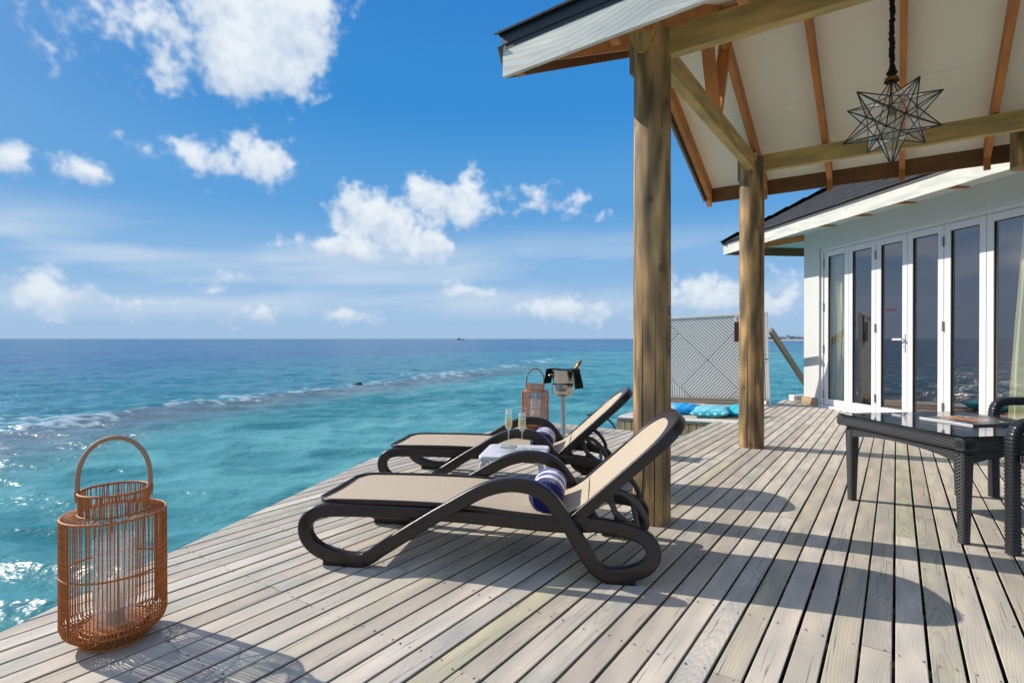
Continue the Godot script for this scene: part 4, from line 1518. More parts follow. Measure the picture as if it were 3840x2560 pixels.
func make_bucket() -> void:
	var at := Vector3(0.488, 0, -5.3)
	var o := thing("bucket_stand", "polished steel pole stand behind the far sun lounger holding the wine bucket", "stand", at)
	var g := G.new()
	g.lathe(Transform3D(), [Vector2(0.0, 0.0), Vector2(0.13, 0.0), Vector2(0.13, 0.008), Vector2(0.09, 0.016), Vector2(0.03, 0.028), Vector2(0.024, 0.04), Vector2(0.024, 0.508), Vector2(0.0, 0.508)], 28)
	put("pole", g.mesh(), M.steel, o)
	g = G.new()
	g.lathe(Transform3D(), [Vector2(0.0, 0.506), Vector2(0.070, 0.506), Vector2(0.092, 0.512), Vector2(0.0925, 0.530), Vector2(0.0935, 0.534), Vector2(0.100, 0.548), Vector2(0.1045, 0.566), Vector2(0.1055, 0.612), Vector2(0.1095, 0.615), Vector2(0.1095, 0.620), Vector2(0.1035, 0.618), Vector2(0.100, 0.56), Vector2(0.088, 0.52), Vector2(0.0, 0.518)], 36)
	put("holder_ring", g.mesh(), M.steel, o)
	var b := thing("wine_bucket", "shiny steel wine bucket draped with a black cloth on its pole stand", "wine bucket", at + Vector3(0, 0.530, 0))
	g = G.new()
	g.lathe(Transform3D(), [Vector2(0.0, 0.0), Vector2(0.082, 0.0), Vector2(0.088, 0.01), Vector2(0.109, 0.216), Vector2(0.114, 0.220), Vector2(0.113, 0.225), Vector2(0.107, 0.222), Vector2(0.085, 0.012), Vector2(0.0, 0.008)], 40)
	put("pail", g.mesh(), M.steel, b)
	for s in [-1, 1]:
		g = G.new()
		g.tube([Vector3(s * 0.100, 0.178, 0.03), Vector3(s * 0.122, 0.190, 0.03), Vector3(s * 0.132, 0.186, 0.035), Vector3(s * 0.136, 0.168, 0.04)], 0.0055, 8)
		put("handle", g.mesh(), M.steel, b)
	var bo := thing("wine_bottle", "gold-foiled neck of a bottle leaning out of the steel wine bucket", "bottle", at + Vector3(0.0, 0.572, -0.02))
	bo.rotation_degrees = Vector3(-6, 0, -33)
	g = G.new()
	g.lathe(Transform3D(), [Vector2(0.0, 0.0), Vector2(0.038, 0.0), Vector2(0.041, 0.01), Vector2(0.041, 0.13), Vector2(0.035, 0.17), Vector2(0.022, 0.215), Vector2(0.0165, 0.25), Vector2(0.0155, 0.283), Vector2(0.0, 0.283)], 24)
	put("foil_neck", g.mesh(), M.gold_foil, bo)
	g = G.new()
	g.lathe(Transform3D(), [Vector2(0.0155, 0.281), Vector2(0.0175, 0.282), Vector2(0.0175, 0.295), Vector2(0.0, 0.296)], 18)
	put("collar", g.mesh(), M.seal, bo)
	g = G.new()
	g.lathe(Transform3D(), [Vector2(0.011, 0.295), Vector2(0.0115, 0.305), Vector2(0.0155, 0.312), Vector2(0.0155, 0.325), Vector2(0.0, 0.330)], 18)
	put("cork", g.mesh(), M.cork, bo)
	# a napkin folded over the rim: sags in the middle, hangs at both sides
	var n := thing("napkin", "black cloth napkin draped over the steel wine bucket", "napkin", at + Vector3(0, 0.745, 0), -32)
	var rows := []
	var nz := noise(81, 1.0, 2)
	for k in 45:
		var s := lerpf(-1.0, 1.0, k / 44.0)
		var row := PackedVector3Array()
		for j in 15:
			var f := j / 14.0 - 0.5
			var x := 0.0
			var y := 0.0
			var flat := 0.118
			var arc := absf(s) * (0.30 if s > 0 else 0.265)
			if arc < flat:
				x = arc
				y = 0.018 - 0.006 * cos(PI * arc / flat)
			else:
				var d := arc - flat
				var bend := minf(d / 0.03, 1.0)
				x = flat + 0.02 * sin(bend * PI / 2) + d * (0.20 if s > 0 else 0.22)
				y = 0.024 - 0.02 * bend * bend - maxf(0.0, d - 0.02)
			var width := 0.19 + 0.02 * smoothstep(0.1, 0.28, arc)
			var fold := smoothstep(0.10, 0.2, arc)
			row.append(Vector3(signf(s) * x + 0.012 * fold * sin(f * 17.0 + s) , y + 0.006 * nz.get_noise_2d(k * 0.12, j * 0.3), 0.0 + f * width * (1.0 - 0.15 * fold) + 0.012 * fold * cos(f * 14.0)))
		rows.append(row)
	g = G.new()
	g.grid(rows, false, false)
	put("cloth", g.mesh(), M.black_cloth, n)


# ------------------------------------------------------------------ daybed, screen
func make_daybed() -> void:
	var hinge := Node3D.new()
	var o := thing("daybed", "sunken wooden daybed platform with beige mattress in front of the slatted screen", "daybed", ab(7.345, -1.64, 0.0), -TURN)
	hinge.free()
	o.rotation_degrees.z = 1.9
	# local x = b from the right end, -z = a from the front
	var k := 0
	var x := -1.60
	while x < -0.02:
		var g := G.new()
		g.box(Vector3(x, -0.75, 0.0), Vector3(x + 0.091, -0.045 + rng.randf_range(-0.001, 0.001), 0.022), 0.003, Vector2(0.1 * (k % 2), rng.randf() * 2))
		put("front_plank", g.mesh(), M.bench_wood, o)
		x += 0.10
		k += 1
	for e in [[Vector3(-1.615, -0.043, -0.02), Vector3(0.0, -0.004, 0.030), "grey_timber"], [Vector3(-1.60, -0.014, -0.075), Vector3(0.0, 0.008, 0.034), "screen_paint"]]:
		var g := G.new()
		g.box(e[0], e[1], 0.003)
		put("front_edge", g.mesh(), M[e[2]], o)
	var g1 := G.new()
	g1.box(Vector3(-1.63, -0.75, -2.0), Vector3(-1.605, -0.045, 0.02), 0.003)
	put("end_board", g1.mesh(), M.bench_wood, o)
	# plank top at the left
	x = -1.63
	while x < -0.98:
		var g := G.new()
		g.box(Vector3(x, -0.018, -2.1), Vector3(x + 0.09, 0.010, -0.079), 0.003, Vector2(0.1 * rng.randi_range(0, 1), rng.randf() * 2))
		put("top_plank", g.mesh(), M.deck_wood_0, o)
		x += 0.096
	g1 = G.new()
	var rows := []
	for r in [[0.0, 0.012], [0.96, 0.014], [0.985, 0.011], [1.0, 0.002], [1.0, -0.04]]:
		var row := PackedVector3Array()
		for q in G.rounded(1.02, 1.92, 0.05, 5):
			row.append(Vector3(-0.46 + q.x * (1.0 - (1.0 - r[0]) * 1.0), r[1], -1.04 + q.y * r[0]))
		rows.append(row)
	g1.grid(rows, true, false)
	if g1.n[25].y < 0.0:
		g1 = G.new()
		g1.grid(rows, true, true)
	put("mattress", g1.mesh(), M.mattress, o)
	g1 = G.new()
	g1.box(Vector3(-1.63, -0.75, -2.12), Vector3(-0.0, -0.05, -0.03))
	put("platform_body", g1.mesh(), M.grey_timber, o)
	for q in [[-2.06, 0.05], [-2.11, 0.10]]:
		g1 = G.new()
		g1.box(Vector3(-1.64, -0.02, q[0] - 0.03), Vector3(0.0, q[1], q[0] + 0.012), 0.004)
		put("back_step", g1.mesh(), M.grey_timber, o)


func make_cushion(label: String, at: Vector3, size: float, turn: float, tilt: Vector2, mt: Material) -> void:
	var o := thing("cushion", label, "cushion", at, turn, "blue cushions on the daybed")
	o.rotation_degrees.x = tilt.x
	o.rotation_degrees.z = tilt.y
	var g := G.new()
	for s in [1.0, -1.0]:
		var rows := []
		for r in 21:
			var row := PackedVector3Array()
			for q in 21:
				var u := q / 10.0 - 1.0
				var v := r / 10.0 - 1.0
				var pinch := 1.0 - 0.11 * (1.0 - absf(u * v)) * maxf(absf(u), absf(v)) * (1.0 - 0.0)
				var puff := pow(maxf(0.0, (1.0 - u * u) * (1.0 - v * v)), 0.42)
				row.append(Vector3(u * size / 2 * pinch, 0.075 + s * 0.075 * puff + 0.006 * sin(u * 9.0 + v * 4.0) * puff + 0.022 * absf(u * v) * absf(u * v), v * size / 2 * pinch))
			rows.append(row)
		var k0 := g.v.size()
		var i0 := g.i.size()
		g.grid(rows, false, s < 0.0)
		for k in range(k0, g.v.size()):
			g.t[k] = Vector2((k - k0) % 21 / 20.0, (k - k0) / 21 / 20.0)
		g.face(k0, i0, Vector3.UP * s, true)
	put("cover", g.mesh(), mt, o)


func make_screen() -> void:
	var o := thing("privacy_screen", "pale grey slatted privacy screen with a diagonal maze pattern behind the daybed", "screen", ab(9.52, -1.634, -0.01), -TURN)
	o.rotation_degrees.z = 1.9
	# local x from 0 (right end) to -1.88; the front is +z
	var cx := -0.939
	var cy := 0.742
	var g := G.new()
	g.box(Vector3(-1.86, 0.06, -0.034), Vector3(-0.02, 1.48, -0.022))  # dark sheet standing in for the shade between the slats
	put("slot_shade_sheet", g.mesh(), M.screen_dark, o)
	var xl := -0.905
	var xr := 0.905
	var yb := -0.655
	var yt := 0.715
	var h := 0.47
	var box_ := PackedVector2Array([Vector2(xl, yb), Vector2(xr, yb), Vector2(xr, yt), Vector2(xl, yt)])
	var A := 1.2
	var fields := [
		# [polygon, direction of the slats in degrees]
		[PackedVector2Array([Vector2(0, 0), Vector2(h, h), Vector2(h - A, h + A), Vector2(-A, A)]), -45.0],
		[PackedVector2Array([Vector2(0, 0), Vector2(-h, -h), Vector2(-h + A, -h - A), Vector2(A, -A)]), 45.0],
		[PackedVector2Array([Vector2(0, -0.0055), Vector2(0, 0), Vector2(-h, h), Vector2(-2 * h, 0), Vector2(-2 * h, -0.0055)]), 45.0],
		[PackedVector2Array([Vector2(0, 0.0055), Vector2(-2 * h, 0.0055), Vector2(-2 * h, 0), Vector2(-h, -h), Vector2(0, 0)]), -45.0],
		[PackedVector2Array([Vector2(0, 0), Vector2(0, -0.0055), Vector2(2 * h, -0.0055), Vector2(2 * h, 0), Vector2(h, h)]), 45.0],
		[PackedVector2Array([Vector2(0, 0), Vector2(h, -h), Vector2(2 * h, 0), Vector2(2 * h, 0.0055), Vector2(0, 0.0055)]), -45.0],
		[PackedVector2Array([Vector2(-h, h), Vector2(-h - A, h + A), Vector2(-h - A, 0), Vector2(-2 * h, 0)]), 0.0],
		[PackedVector2Array([Vector2(h, h), Vector2(2 * h, 0), Vector2(h + A, 0), Vector2(h + A, A), Vector2(h, h + 0.0)]), 0.0],
		[PackedVector2Array([Vector2(-h, -h), Vector2(-2 * h, 0), Vector2(-2 * h - A, 0), Vector2(-2 * h, -A), Vector2(-h + 0.5, -h - 0.5)]), 90.0],
		[PackedVector2Array([Vector2(h, -h), Vector2(2 * h, 0), Vector2(2 * h, -A), Vector2(h - 0.5, -h - 0.5)]), 90.0],
	]
	# the upper right field above the diamond carries on the "\" slats
	fields.append([PackedVector2Array([Vector2(h, h), Vector2(h + 0.0, h), Vector2(h - A, h + A), Vector2(h + 0.6, h + 0.6)]), -45.0])
	var pitch := 0.0415
	var wide := 0.0305
	for f in fields:
		var shape: PackedVector2Array = f[0]
		var d := Vector2(cos(deg_to_rad(f[1])), sin(deg_to_rad(f[1])))
		var nn := Vector2(-d.y, d.x)
		var inside := Geometry2D.intersect_polygons(shape, box_)
		for part in inside:
			var small := Geometry2D.offset_polygon(part, -0.0055)
			for sm in small:
				var lo := 1e9
				var hi := -1e9
				for q in sm:
					lo = minf(lo, q.dot(nn))
					hi = maxf(hi, q.dot(nn))
				var k := ceili((lo - wide) / pitch)
				while k * pitch < hi:
					var c := (k + 0.5) * pitch
					var st := PackedVector2Array([nn * (c - wide / 2) - d * 3, nn * (c + wide / 2) - d * 3, nn * (c + wide / 2) + d * 3, nn * (c - wide / 2) + d * 3])
					for piece in Geometry2D.intersect_polygons(sm, st):
						if piece.size() < 3:
							continue
						var area := 0.0
						for q in piece.size():
							area += piece[q].cross(piece[(q + 1) % piece.size()])
						if absf(area) < 0.0006:
							continue
						var gg := G.new()
						var mv := PackedVector2Array()
						for q in piece:
							mv.append(q + Vector2(cx, cy))
						gg.prism(Transform3D(), mv, -0.02, 0.0)
						put("slat", gg.mesh(), M.screen_paint, o)
					k += 1
	for e in [[Vector3(-1.88, 1.455, -0.04), Vector3(0.0, 1.495, 0.012)], [Vector3(-1.88, -0.02, -0.04), Vector3(0.0, 0.085, 0.014)], [Vector3(-1.88, 0.085, -0.04), Vector3(-1.845, 1.455, 0.012)], [Vector3(-0.032, 0.085, -0.04), Vector3(0.0, 1.455, 0.012)]]:
		g = G.new()
		g.box(e[0], e[1], 0.003)
		put("frame_rail", g.mesh(), M.screen_paint, o)
	for e in [Vector3(-0.939, 0.742, 0.002), Vector3(-0.012, 0.742, 0.014)]:
		g = G.new()
		g.disc(e, Vector3.BACK, 0.012, 10)
		put("peg", g.mesh(), M.screen_dark, o)
	# sign half hidden by the log post
	var s := thing("sign", "small sign with white top and burgundy lower part on the slatted screen", "sign", ab(9.52 - 0.018, -2.175, 0.0), -TURN)
	g = G.new()
	g.box(Vector3(0.0, 1.16, -0.004), Vector3(0.30, 1.42, 0.004))
	put("board", g.mesh(), M.sign_white, s)
	g = G.new()
	g.box(Vector3(0.002, 1.01, -0.003), Vector3(0.298, 1.33, 0.0065))
	put("burgundy_field", g.mesh(), M.burgundy, s)
	var tm := TextMesh.new()
	var font := SystemFont.new()
	font.font_names = PackedStringArray(["Droid Serif"])
	font.font_italic = true
	tm.font = font
	tm.text = "C"
	tm.font_size = 64
	tm.pixel_size = 0.0014
	tm.depth = 0.003
	var ch := put("lettering", tm, M.ink, s)
	ch.position = Vector3(0.062, 1.372, 0.006)
	# leaning brace
	var br := thing("brace", "slanting grey timber brace between the screen and the villa corner", "brace", Vector3(4.16, 0, -8.93))
	g = G.new()
	g.bar(Vector3(0, 1.19, 0), Vector3(1.22, -0.05, -0.86), 0.05, 0.10, 0.004)
	put("timber", g.mesh(), M.grey_timber, br)
	var pp := thing("pipe_end", "white round pipe end at the foot of the slatted screen", "pipe", Vector3(3.945, 0.06, -8.60))
	g = G.new()
	g.lathe(Transform3D(Basis(Vector3.RIGHT, PI / 2 - 0.1), Vector3.ZERO), [Vector2(0.02, -0.1), Vector2(0.030, -0.1), Vector2(0.036, 0.03), Vector2(0.036, 0.045), Vector2(0.026, 0.045), Vector2(0.024, 0.0), Vector2(0.0, 0.0)], 20)
	put("tube", g.mesh(), M.white_plastic, pp)
	var rl := thing("curved_rail", "curved blue-grey rail at the deck edge left of the daybed", "rail", ab(6.9, -3.25, 0))
	g = G.new()
	g.tube(spline([Vector3(-0.25, 0.03, 0.06), Vector3(-0.13, 0.035, 0.04), Vector3(0.0, -0.01, 0.02), Vector3(0.12, -0.12, 0), Vector3(0.17, -0.35, 0), Vector3(0.18, -0.8, 0)], 6), 0.016, 8)
	put("tube", g.mesh(), M.pipe_grey, rl)


# ------------------------------------------------------------------ table, chairs, magazine
func make_table() -> void:
	# lines up with the villa wall
	var o := thing("woven_table", "black woven resin table with a smoked glass top", "table", Vector3(2.665, 0, -3.29), 7.1)
	var h := 0.548
	var half := 0.455
	var leg := 0.085
	for sx in [-1, 1]:
		for sz in [-1, 1]:
			var g := G.new()
			var rows := []
			var c := Vector2(sx * (half - 0.062), sz * (half - 0.062))
			for k in 7:
				var y := 0.46 * k / 6.0
				var w := lerpf(0.044, 0.064, k / 6.0)
				var row := PackedVector3Array()
				for q in G.rounded(w, w, 0.014, 4):
					row.append(Vector3(c.x + q.x, y, c.y + q.y))
				rows.append(row)
			g.grid(rows, true, true, 0.31 / 16, 0.46 / 6.0)
			if g.n[0].dot(g.v[0] - Vector3(c.x, 0, c.y)) < 0.0:
				g = G.new()
				g.grid(rows, true, false, 0.31 / 16, 0.46 / 6.0)
			g.box(Vector3(c.x - 0.02, 0, c.y - 0.02), Vector3(c.x + 0.02, 0.004, c.y + 0.02))
			put("leg", g.mesh(), M.weave, o)
	# apron: sags between the legs
	for side in 4:
		var g := G.new()
		var bs := Basis(Vector3.UP, PI / 2 * side)
		var poly := PackedVector2Array()
		poly.append(Vector2(-half + 0.04, 0.49))
		poly.append(Vector2(half - 0.04, 0.49))
		for k in 13:
			var f := 1.0 - 2.0 * k / 12.0
			poly.append(Vector2(f * (half - 0.04), 0.405 + 0.045 * (1.0 - pow(absf(f), 2.2))))
		g.prism(Transform3D(bs, bs * Vector3(0, 0, half - 0.05)), poly, -0.012, 0.012)
		for k in g.v.size():
			var q := bs.inverse() * g.v[k]
			g.t[k] = Vector2(q.x, q.y)
		put("apron", g.mesh(), M.weave, o)
		g = G.new()
		g.bar(bs * Vector3(-half, 0.517, half - 0.03), bs * Vector3(half, 0.517, half - 0.03), 0.06, 0.062, 0.012)
		for k in g.v.size():
			var q := bs.inverse() * g.v[k]
			g.t[k] = Vector2(q.x, q.y + q.z)
		put("rim", g.mesh(), M.weave, o)
	var g2 := G.new()
	g2.box(Vector3(-half + 0.05, 0.525, -half + 0.05), Vector3(half - 0.05, 0.54, half - 0.05))
	for k in g2.v.size():
		g2.t[k] = Vector2(g2.v[k].x, g2.v[k].z)
	put("woven_top", g2.mesh(), M.weave, o)
	g2 = G.new()
	g2.box(Vector3(-half + 0.008, h + 0.002, -half + 0.008), Vector3(half - 0.008, h + 0.0105, half - 0.008), 0.001)
	put("glass_top", g2.mesh(), M.table_glass, o)
	g2 = G.new()
	var e := half - 0.0075
	for s in 4:
		var bs := Basis(Vector3.UP, PI / 2 * s)
		g2.quad(bs * Vector3(-e, h + 0.002, e), bs * Vector3(e, h + 0.002, e), bs * Vector3(e, h + 0.0105, e), bs * Vector3(-e, h + 0.0105, e), bs * Vector3.BACK)
	put("glass_edge", g2.mesh(), M.glass_edge, o)
	# magazine
	var mg := thing("magazine", "glossy magazine with a dark orange and white cover on the glass table", "magazine", Vector3(2.775, h + 0.0112, -3.33), 7.1 + 4.0)
	var cn := noise(91, 1.0, 3)
	var cover := mat("cover_print", Color.WHITE, 0.25)
	cover.albedo_texture = drawn(192, 256, func(x, y):
		var k: float = cn.get_noise_2d(x * 5.0, y * 6.0)
		var col := Color(0.05, 0.05, 0.055).lerp(Color(0.20, 0.20, 0.21), clampf(0.5 + k, 0, 1))
		if absf(y - 0.40 - 0.1 * k) < 0.13 and x > 0.25:
			col = Color(0.72, 0.40, 0.20).lerp(Color(0.85, 0.62, 0.22), clampf(x + k, 0, 1))
		if absf(y - 0.66 - 0.15 * k) < 0.07 and x > 0.3 + k * 0.6:
			col = Color(0.80, 0.80, 0.80).lerp(Color(0.45, 0.47, 0.50), clampf(0.5 + 1.5 * k, 0, 1))
		if y < 0.16 and x > 0.12 and x < 0.9 and cn.get_noise_2d(x * 26.0, y * 5.0) > 0.12:
			col = Color(0.80, 0.80, 0.82)
		return col)
	var g3 := G.new()
	var L := 0.215
	var W := 0.165
	g3.box(Vector3(-L, 0.0004, -W), Vector3(L, 0.0085, W))
	put("pages", g3.mesh(), M.sign_white, mg)
	g3 = G.new()
	g3.quad(Vector3(-L - 0.002, 0.0098, -W - 0.002), Vector3(L + 0.002, 0.0098, -W - 0.002), Vector3(L + 0.002, 0.0098, W + 0.002), Vector3(-L - 0.002, 0.0098, W + 0.002), Vector3.UP, Vector2(1, 0), Vector2(1, 1), Vector2(0, 1), Vector2(0, 0))
	g3.quad(Vector3(-L - 0.002, 0.0002, W + 0.0022), Vector3(L + 0.002, 0.0002, W + 0.0022), Vector3(L + 0.002, 0.0098, W + 0.0022), Vector3(-L - 0.002, 0.0098, W + 0.0022), Vector3.BACK, Vector2(0, 0.02), Vector2(0, 0.02), Vector2(0, 0.03), Vector2(0, 0.03))
	put("cover", g3.mesh(), cover, mg)


func ribbed(path: Array, w: float, h: float, parent: Node, called: String, sx := Vector3.ZERO) -> void:
	# a band wound with flat strip: each turn stands a little proud of the next
	var fr := []
	var sc := PackedFloat32Array()
	var total := 0.0
	for k in path.size() - 1:
		total += (path[k] as Vector3).distance_to(path[k + 1])
	var steps := int(total / 0.0058)
	var run := 0.0
	var seg := 0
	for k in steps + 1:
		var want := total * k / steps
		while seg < path.size() - 2 and run + (path[seg] as Vector3).distance_to(path[seg + 1]) < want:
			run += (path[seg] as Vector3).distance_to(path[seg + 1])
			seg += 1
		var l := (path[seg] as Vector3).distance_to(path[seg + 1])
		var p: Vector3 = (path[seg] as Vector3).lerp(path[seg + 1], clampf((want - run) / maxf(l, 1e-6), 0, 1))
		var z: Vector3 = ((path[mini(seg + 2, path.size() - 1)] as Vector3) - path[maxi(seg - 1, 0)]).normalized()
		var x := sx
		x = (x - z * x.dot(z)).normalized()
		fr.append([p, x, z.cross(x)])
		sc.append([1.0, 1.06, 0.90][k % 3])
	var g := G.new()
	g.sweep(fr, G.rounded(w, h, 0.012, 3), 1.0, false, sc)
	put(called, g.mesh(), M.black_resin, parent)


func make_chair(label: String, at: Vector3, turn: float) -> Node3D:
	# local: the sitter looks along -x; the armrests run along x
	var o := thing("woven_armchair", label, "armchair", at, turn, "black woven armchairs at the table")
	for s in [-1, 1]:
		var z: float = s * 0.275
		ribbed(spline([Vector3(-0.27, 0.0, z), Vector3(-0.272, 0.2, z), Vector3(-0.275, 0.42, z), Vector3(-0.272, 0.56, z), Vector3(-0.25, 0.615, z), Vector3(-0.20, 0.635, z), Vector3(-0.10, 0.637, z), Vector3(0.10, 0.637, z), Vector3(0.24, 0.640, z)], 5), 0.052, 0.052, o, "arm", Vector3(0, 0, 1))
		ribbed([Vector3(0.27, 0.0, z), Vector3(0.255, 0.2, z), Vector3(0.25, 0.42, z), Vector3(0.27, 0.65, z), Vector3(0.31, 0.88, z)], 0.046, 0.05, o, "back_leg", Vector3(0, 0, 1))
		ribbed([Vector3(-0.25, 0.475, z), Vector3(0.24, 0.465, z)], 0.045, 0.05, o, "seat_rail", Vector3(0, 0, 1))
	var g := G.new()
	g.box(Vector3(-0.27, 0.455, -0.25), Vector3(0.25, 0.49, 0.25), 0.01)
	for k in g.v.size():
		g.t[k] = Vector2(g.v[k].x, g.v[k].z)
	put("seat", g.mesh(), M.weave, o)
	g = G.new()
	var rows := []
	for k in 9:
		var row := PackedVector3Array()
		var y := lerpf(0.45, 0.89, k / 8.0)
		for j in 13:
			var f := j / 6.0 - 1.0
			row.append(Vector3(0.262 + 0.05 * k / 8.0 + 0.04 * (1.0 - f * f), y, f * 0.26))
		rows.append(row)
	g.grid(rows, false, false)
	for k in g.v.size():
		g.t[k] = Vector2(g.v[k].z, g.v[k].y)
	put("backrest", g.mesh(), M.weave, o)
	return o


# ------------------------------------------------------------------ star lantern
func make_star() -> void:
	var c := ab(4.42, -0.03, 2.50)
	var o := thing("star_pendant", "clear glass star pendant lamp with dark metal edges hanging on a black cord", "pendant lamp", c, 0)
	var phi := (1.0 + sqrt(5.0)) / 2.0
	# points of the star stand over the faces of a dodecahedron
	var tips := []
	for s1 in [-1, 1]:
		for s2 in [-1, 1]:
			tips.append(Vector3(0, s1, s2 * phi).normalized())
			tips.append(Vector3(s1, s2 * phi, 0).normalized())
			tips.append(Vector3(s2 * phi, 0, s1).normalized())
	# stand it on one point
	var first: Vector3 = tips[1]
	var q := Quaternion(first, Vector3.UP if first.y > 0 else Vector3.DOWN)
	var spin := Quaternion(Vector3.UP, deg_to_rad(14))
	for k in 12:
		tips[k] = spin * (q * tips[k])
	var cor := []
	for a in 12:
		for b in range(a + 1, 12):
			for d in range(b + 1, 12):
				var close: float = cos(deg_to_rad(64.0))
				if tips[a].dot(tips[b]) > 0.44 and tips[b].dot(tips[d]) > 0.44 and tips[a].dot(tips[d]) > 0.44:
					cor.append((tips[a] + tips[b] + tips[d]).normalized())
	var R := 0.312
	var ri := 0.145
	var glass := G.new()
	var lead := G.new()
	var done := {}
	for tp in tips:
		var five := []
		for k in cor.size():
			if tp.dot(cor[k]) > 0.70:
				five.append(k)
		var tip: Vector3 = tp * R
		var top: bool = tp.y > 0.99
		if top:
			tip = tp * 0.255
		# order them round the point
		var x: Vector3 = (cor[five[0]] - tp * tp.dot(cor[five[0]])).normalized()
		var y: Vector3 = tp.cross(x)
		five.sort_custom(func(m, n): return atan2(cor[m].dot(y), cor[m].dot(x)) < atan2(cor[n].dot(y), cor[n].dot(x)))
		for k in 5:
			var a: Vector3 = cor[five[k]] * ri
			var b: Vector3 = cor[five[(k + 1) % 5]] * ri
			glass.tri(a, b, tip, a + b + tip)
			lead.bar(a, tip, 0.0070, 0.0070, 0.0018)
			var id := "%d_%d" % [mini(five[k], five[(k + 1) % 5]), maxi(five[k], five[(k + 1) % 5])]
			if not done.has(id):
				done[id] = true
				lead.bar(a, b, 0.0070, 0.0070, 0.0018)
	put("glass_faces", glass.mesh(), M.star_glass, o)
	put("metal_edges", lead.mesh(), M.lead, o)
	var g := G.new()
	g.lathe(Transform3D(), [Vector2(0.045, 0.235), Vector2(0.038, 0.262), Vector2(0.012, 0.275), Vector2(0.0, 0.275)], 12)
	put("cap", g.mesh(), M.brass, o)
	g = G.new()
	g.lathe(Transform3D(), [Vector2(0.006, 0.27), Vector2(0.006, 0.07), Vector2(0.022, 0.068), Vector2(0.022, 0.015), Vector2(0.0, 0.015)], 14)
	put("socket", g.mesh(), M.brass, o)
	g = G.new()
	g.lathe(Transform3D(), [Vector2(0.012, 0.015), Vector2(0.016, -0.01), Vector2(0.032, -0.04), Vector2(0.036, -0.065), Vector2(0.028, -0.088), Vector2(0.0, -0.098)], 18)
	put("bulb", g.mesh(), M.bulb_glass, o)
	g = G.new()
	var nz := noise(95, 1.0, 2)
	var pth := []
	var sc := PackedFloat32Array()
	for k in 70:
		var f := k / 69.0
		pth.append(Vector3(0.006 * nz.get_noise_2d(f * 7, 3), 0.27 + f * 0.72, 0.006 * nz.get_noise_2d(f * 7, 40)))
		sc.append(1.0 + 0.45 * nz.get_noise_2d(f * 26.0, 9.0) + (0.9 * exp(-pow((f - 0.035) / 0.03, 2.0))))
	g.tube(pth, 0.0165, 10, false, sc)
	put("cord", g.mesh(), M.black_cloth, o)


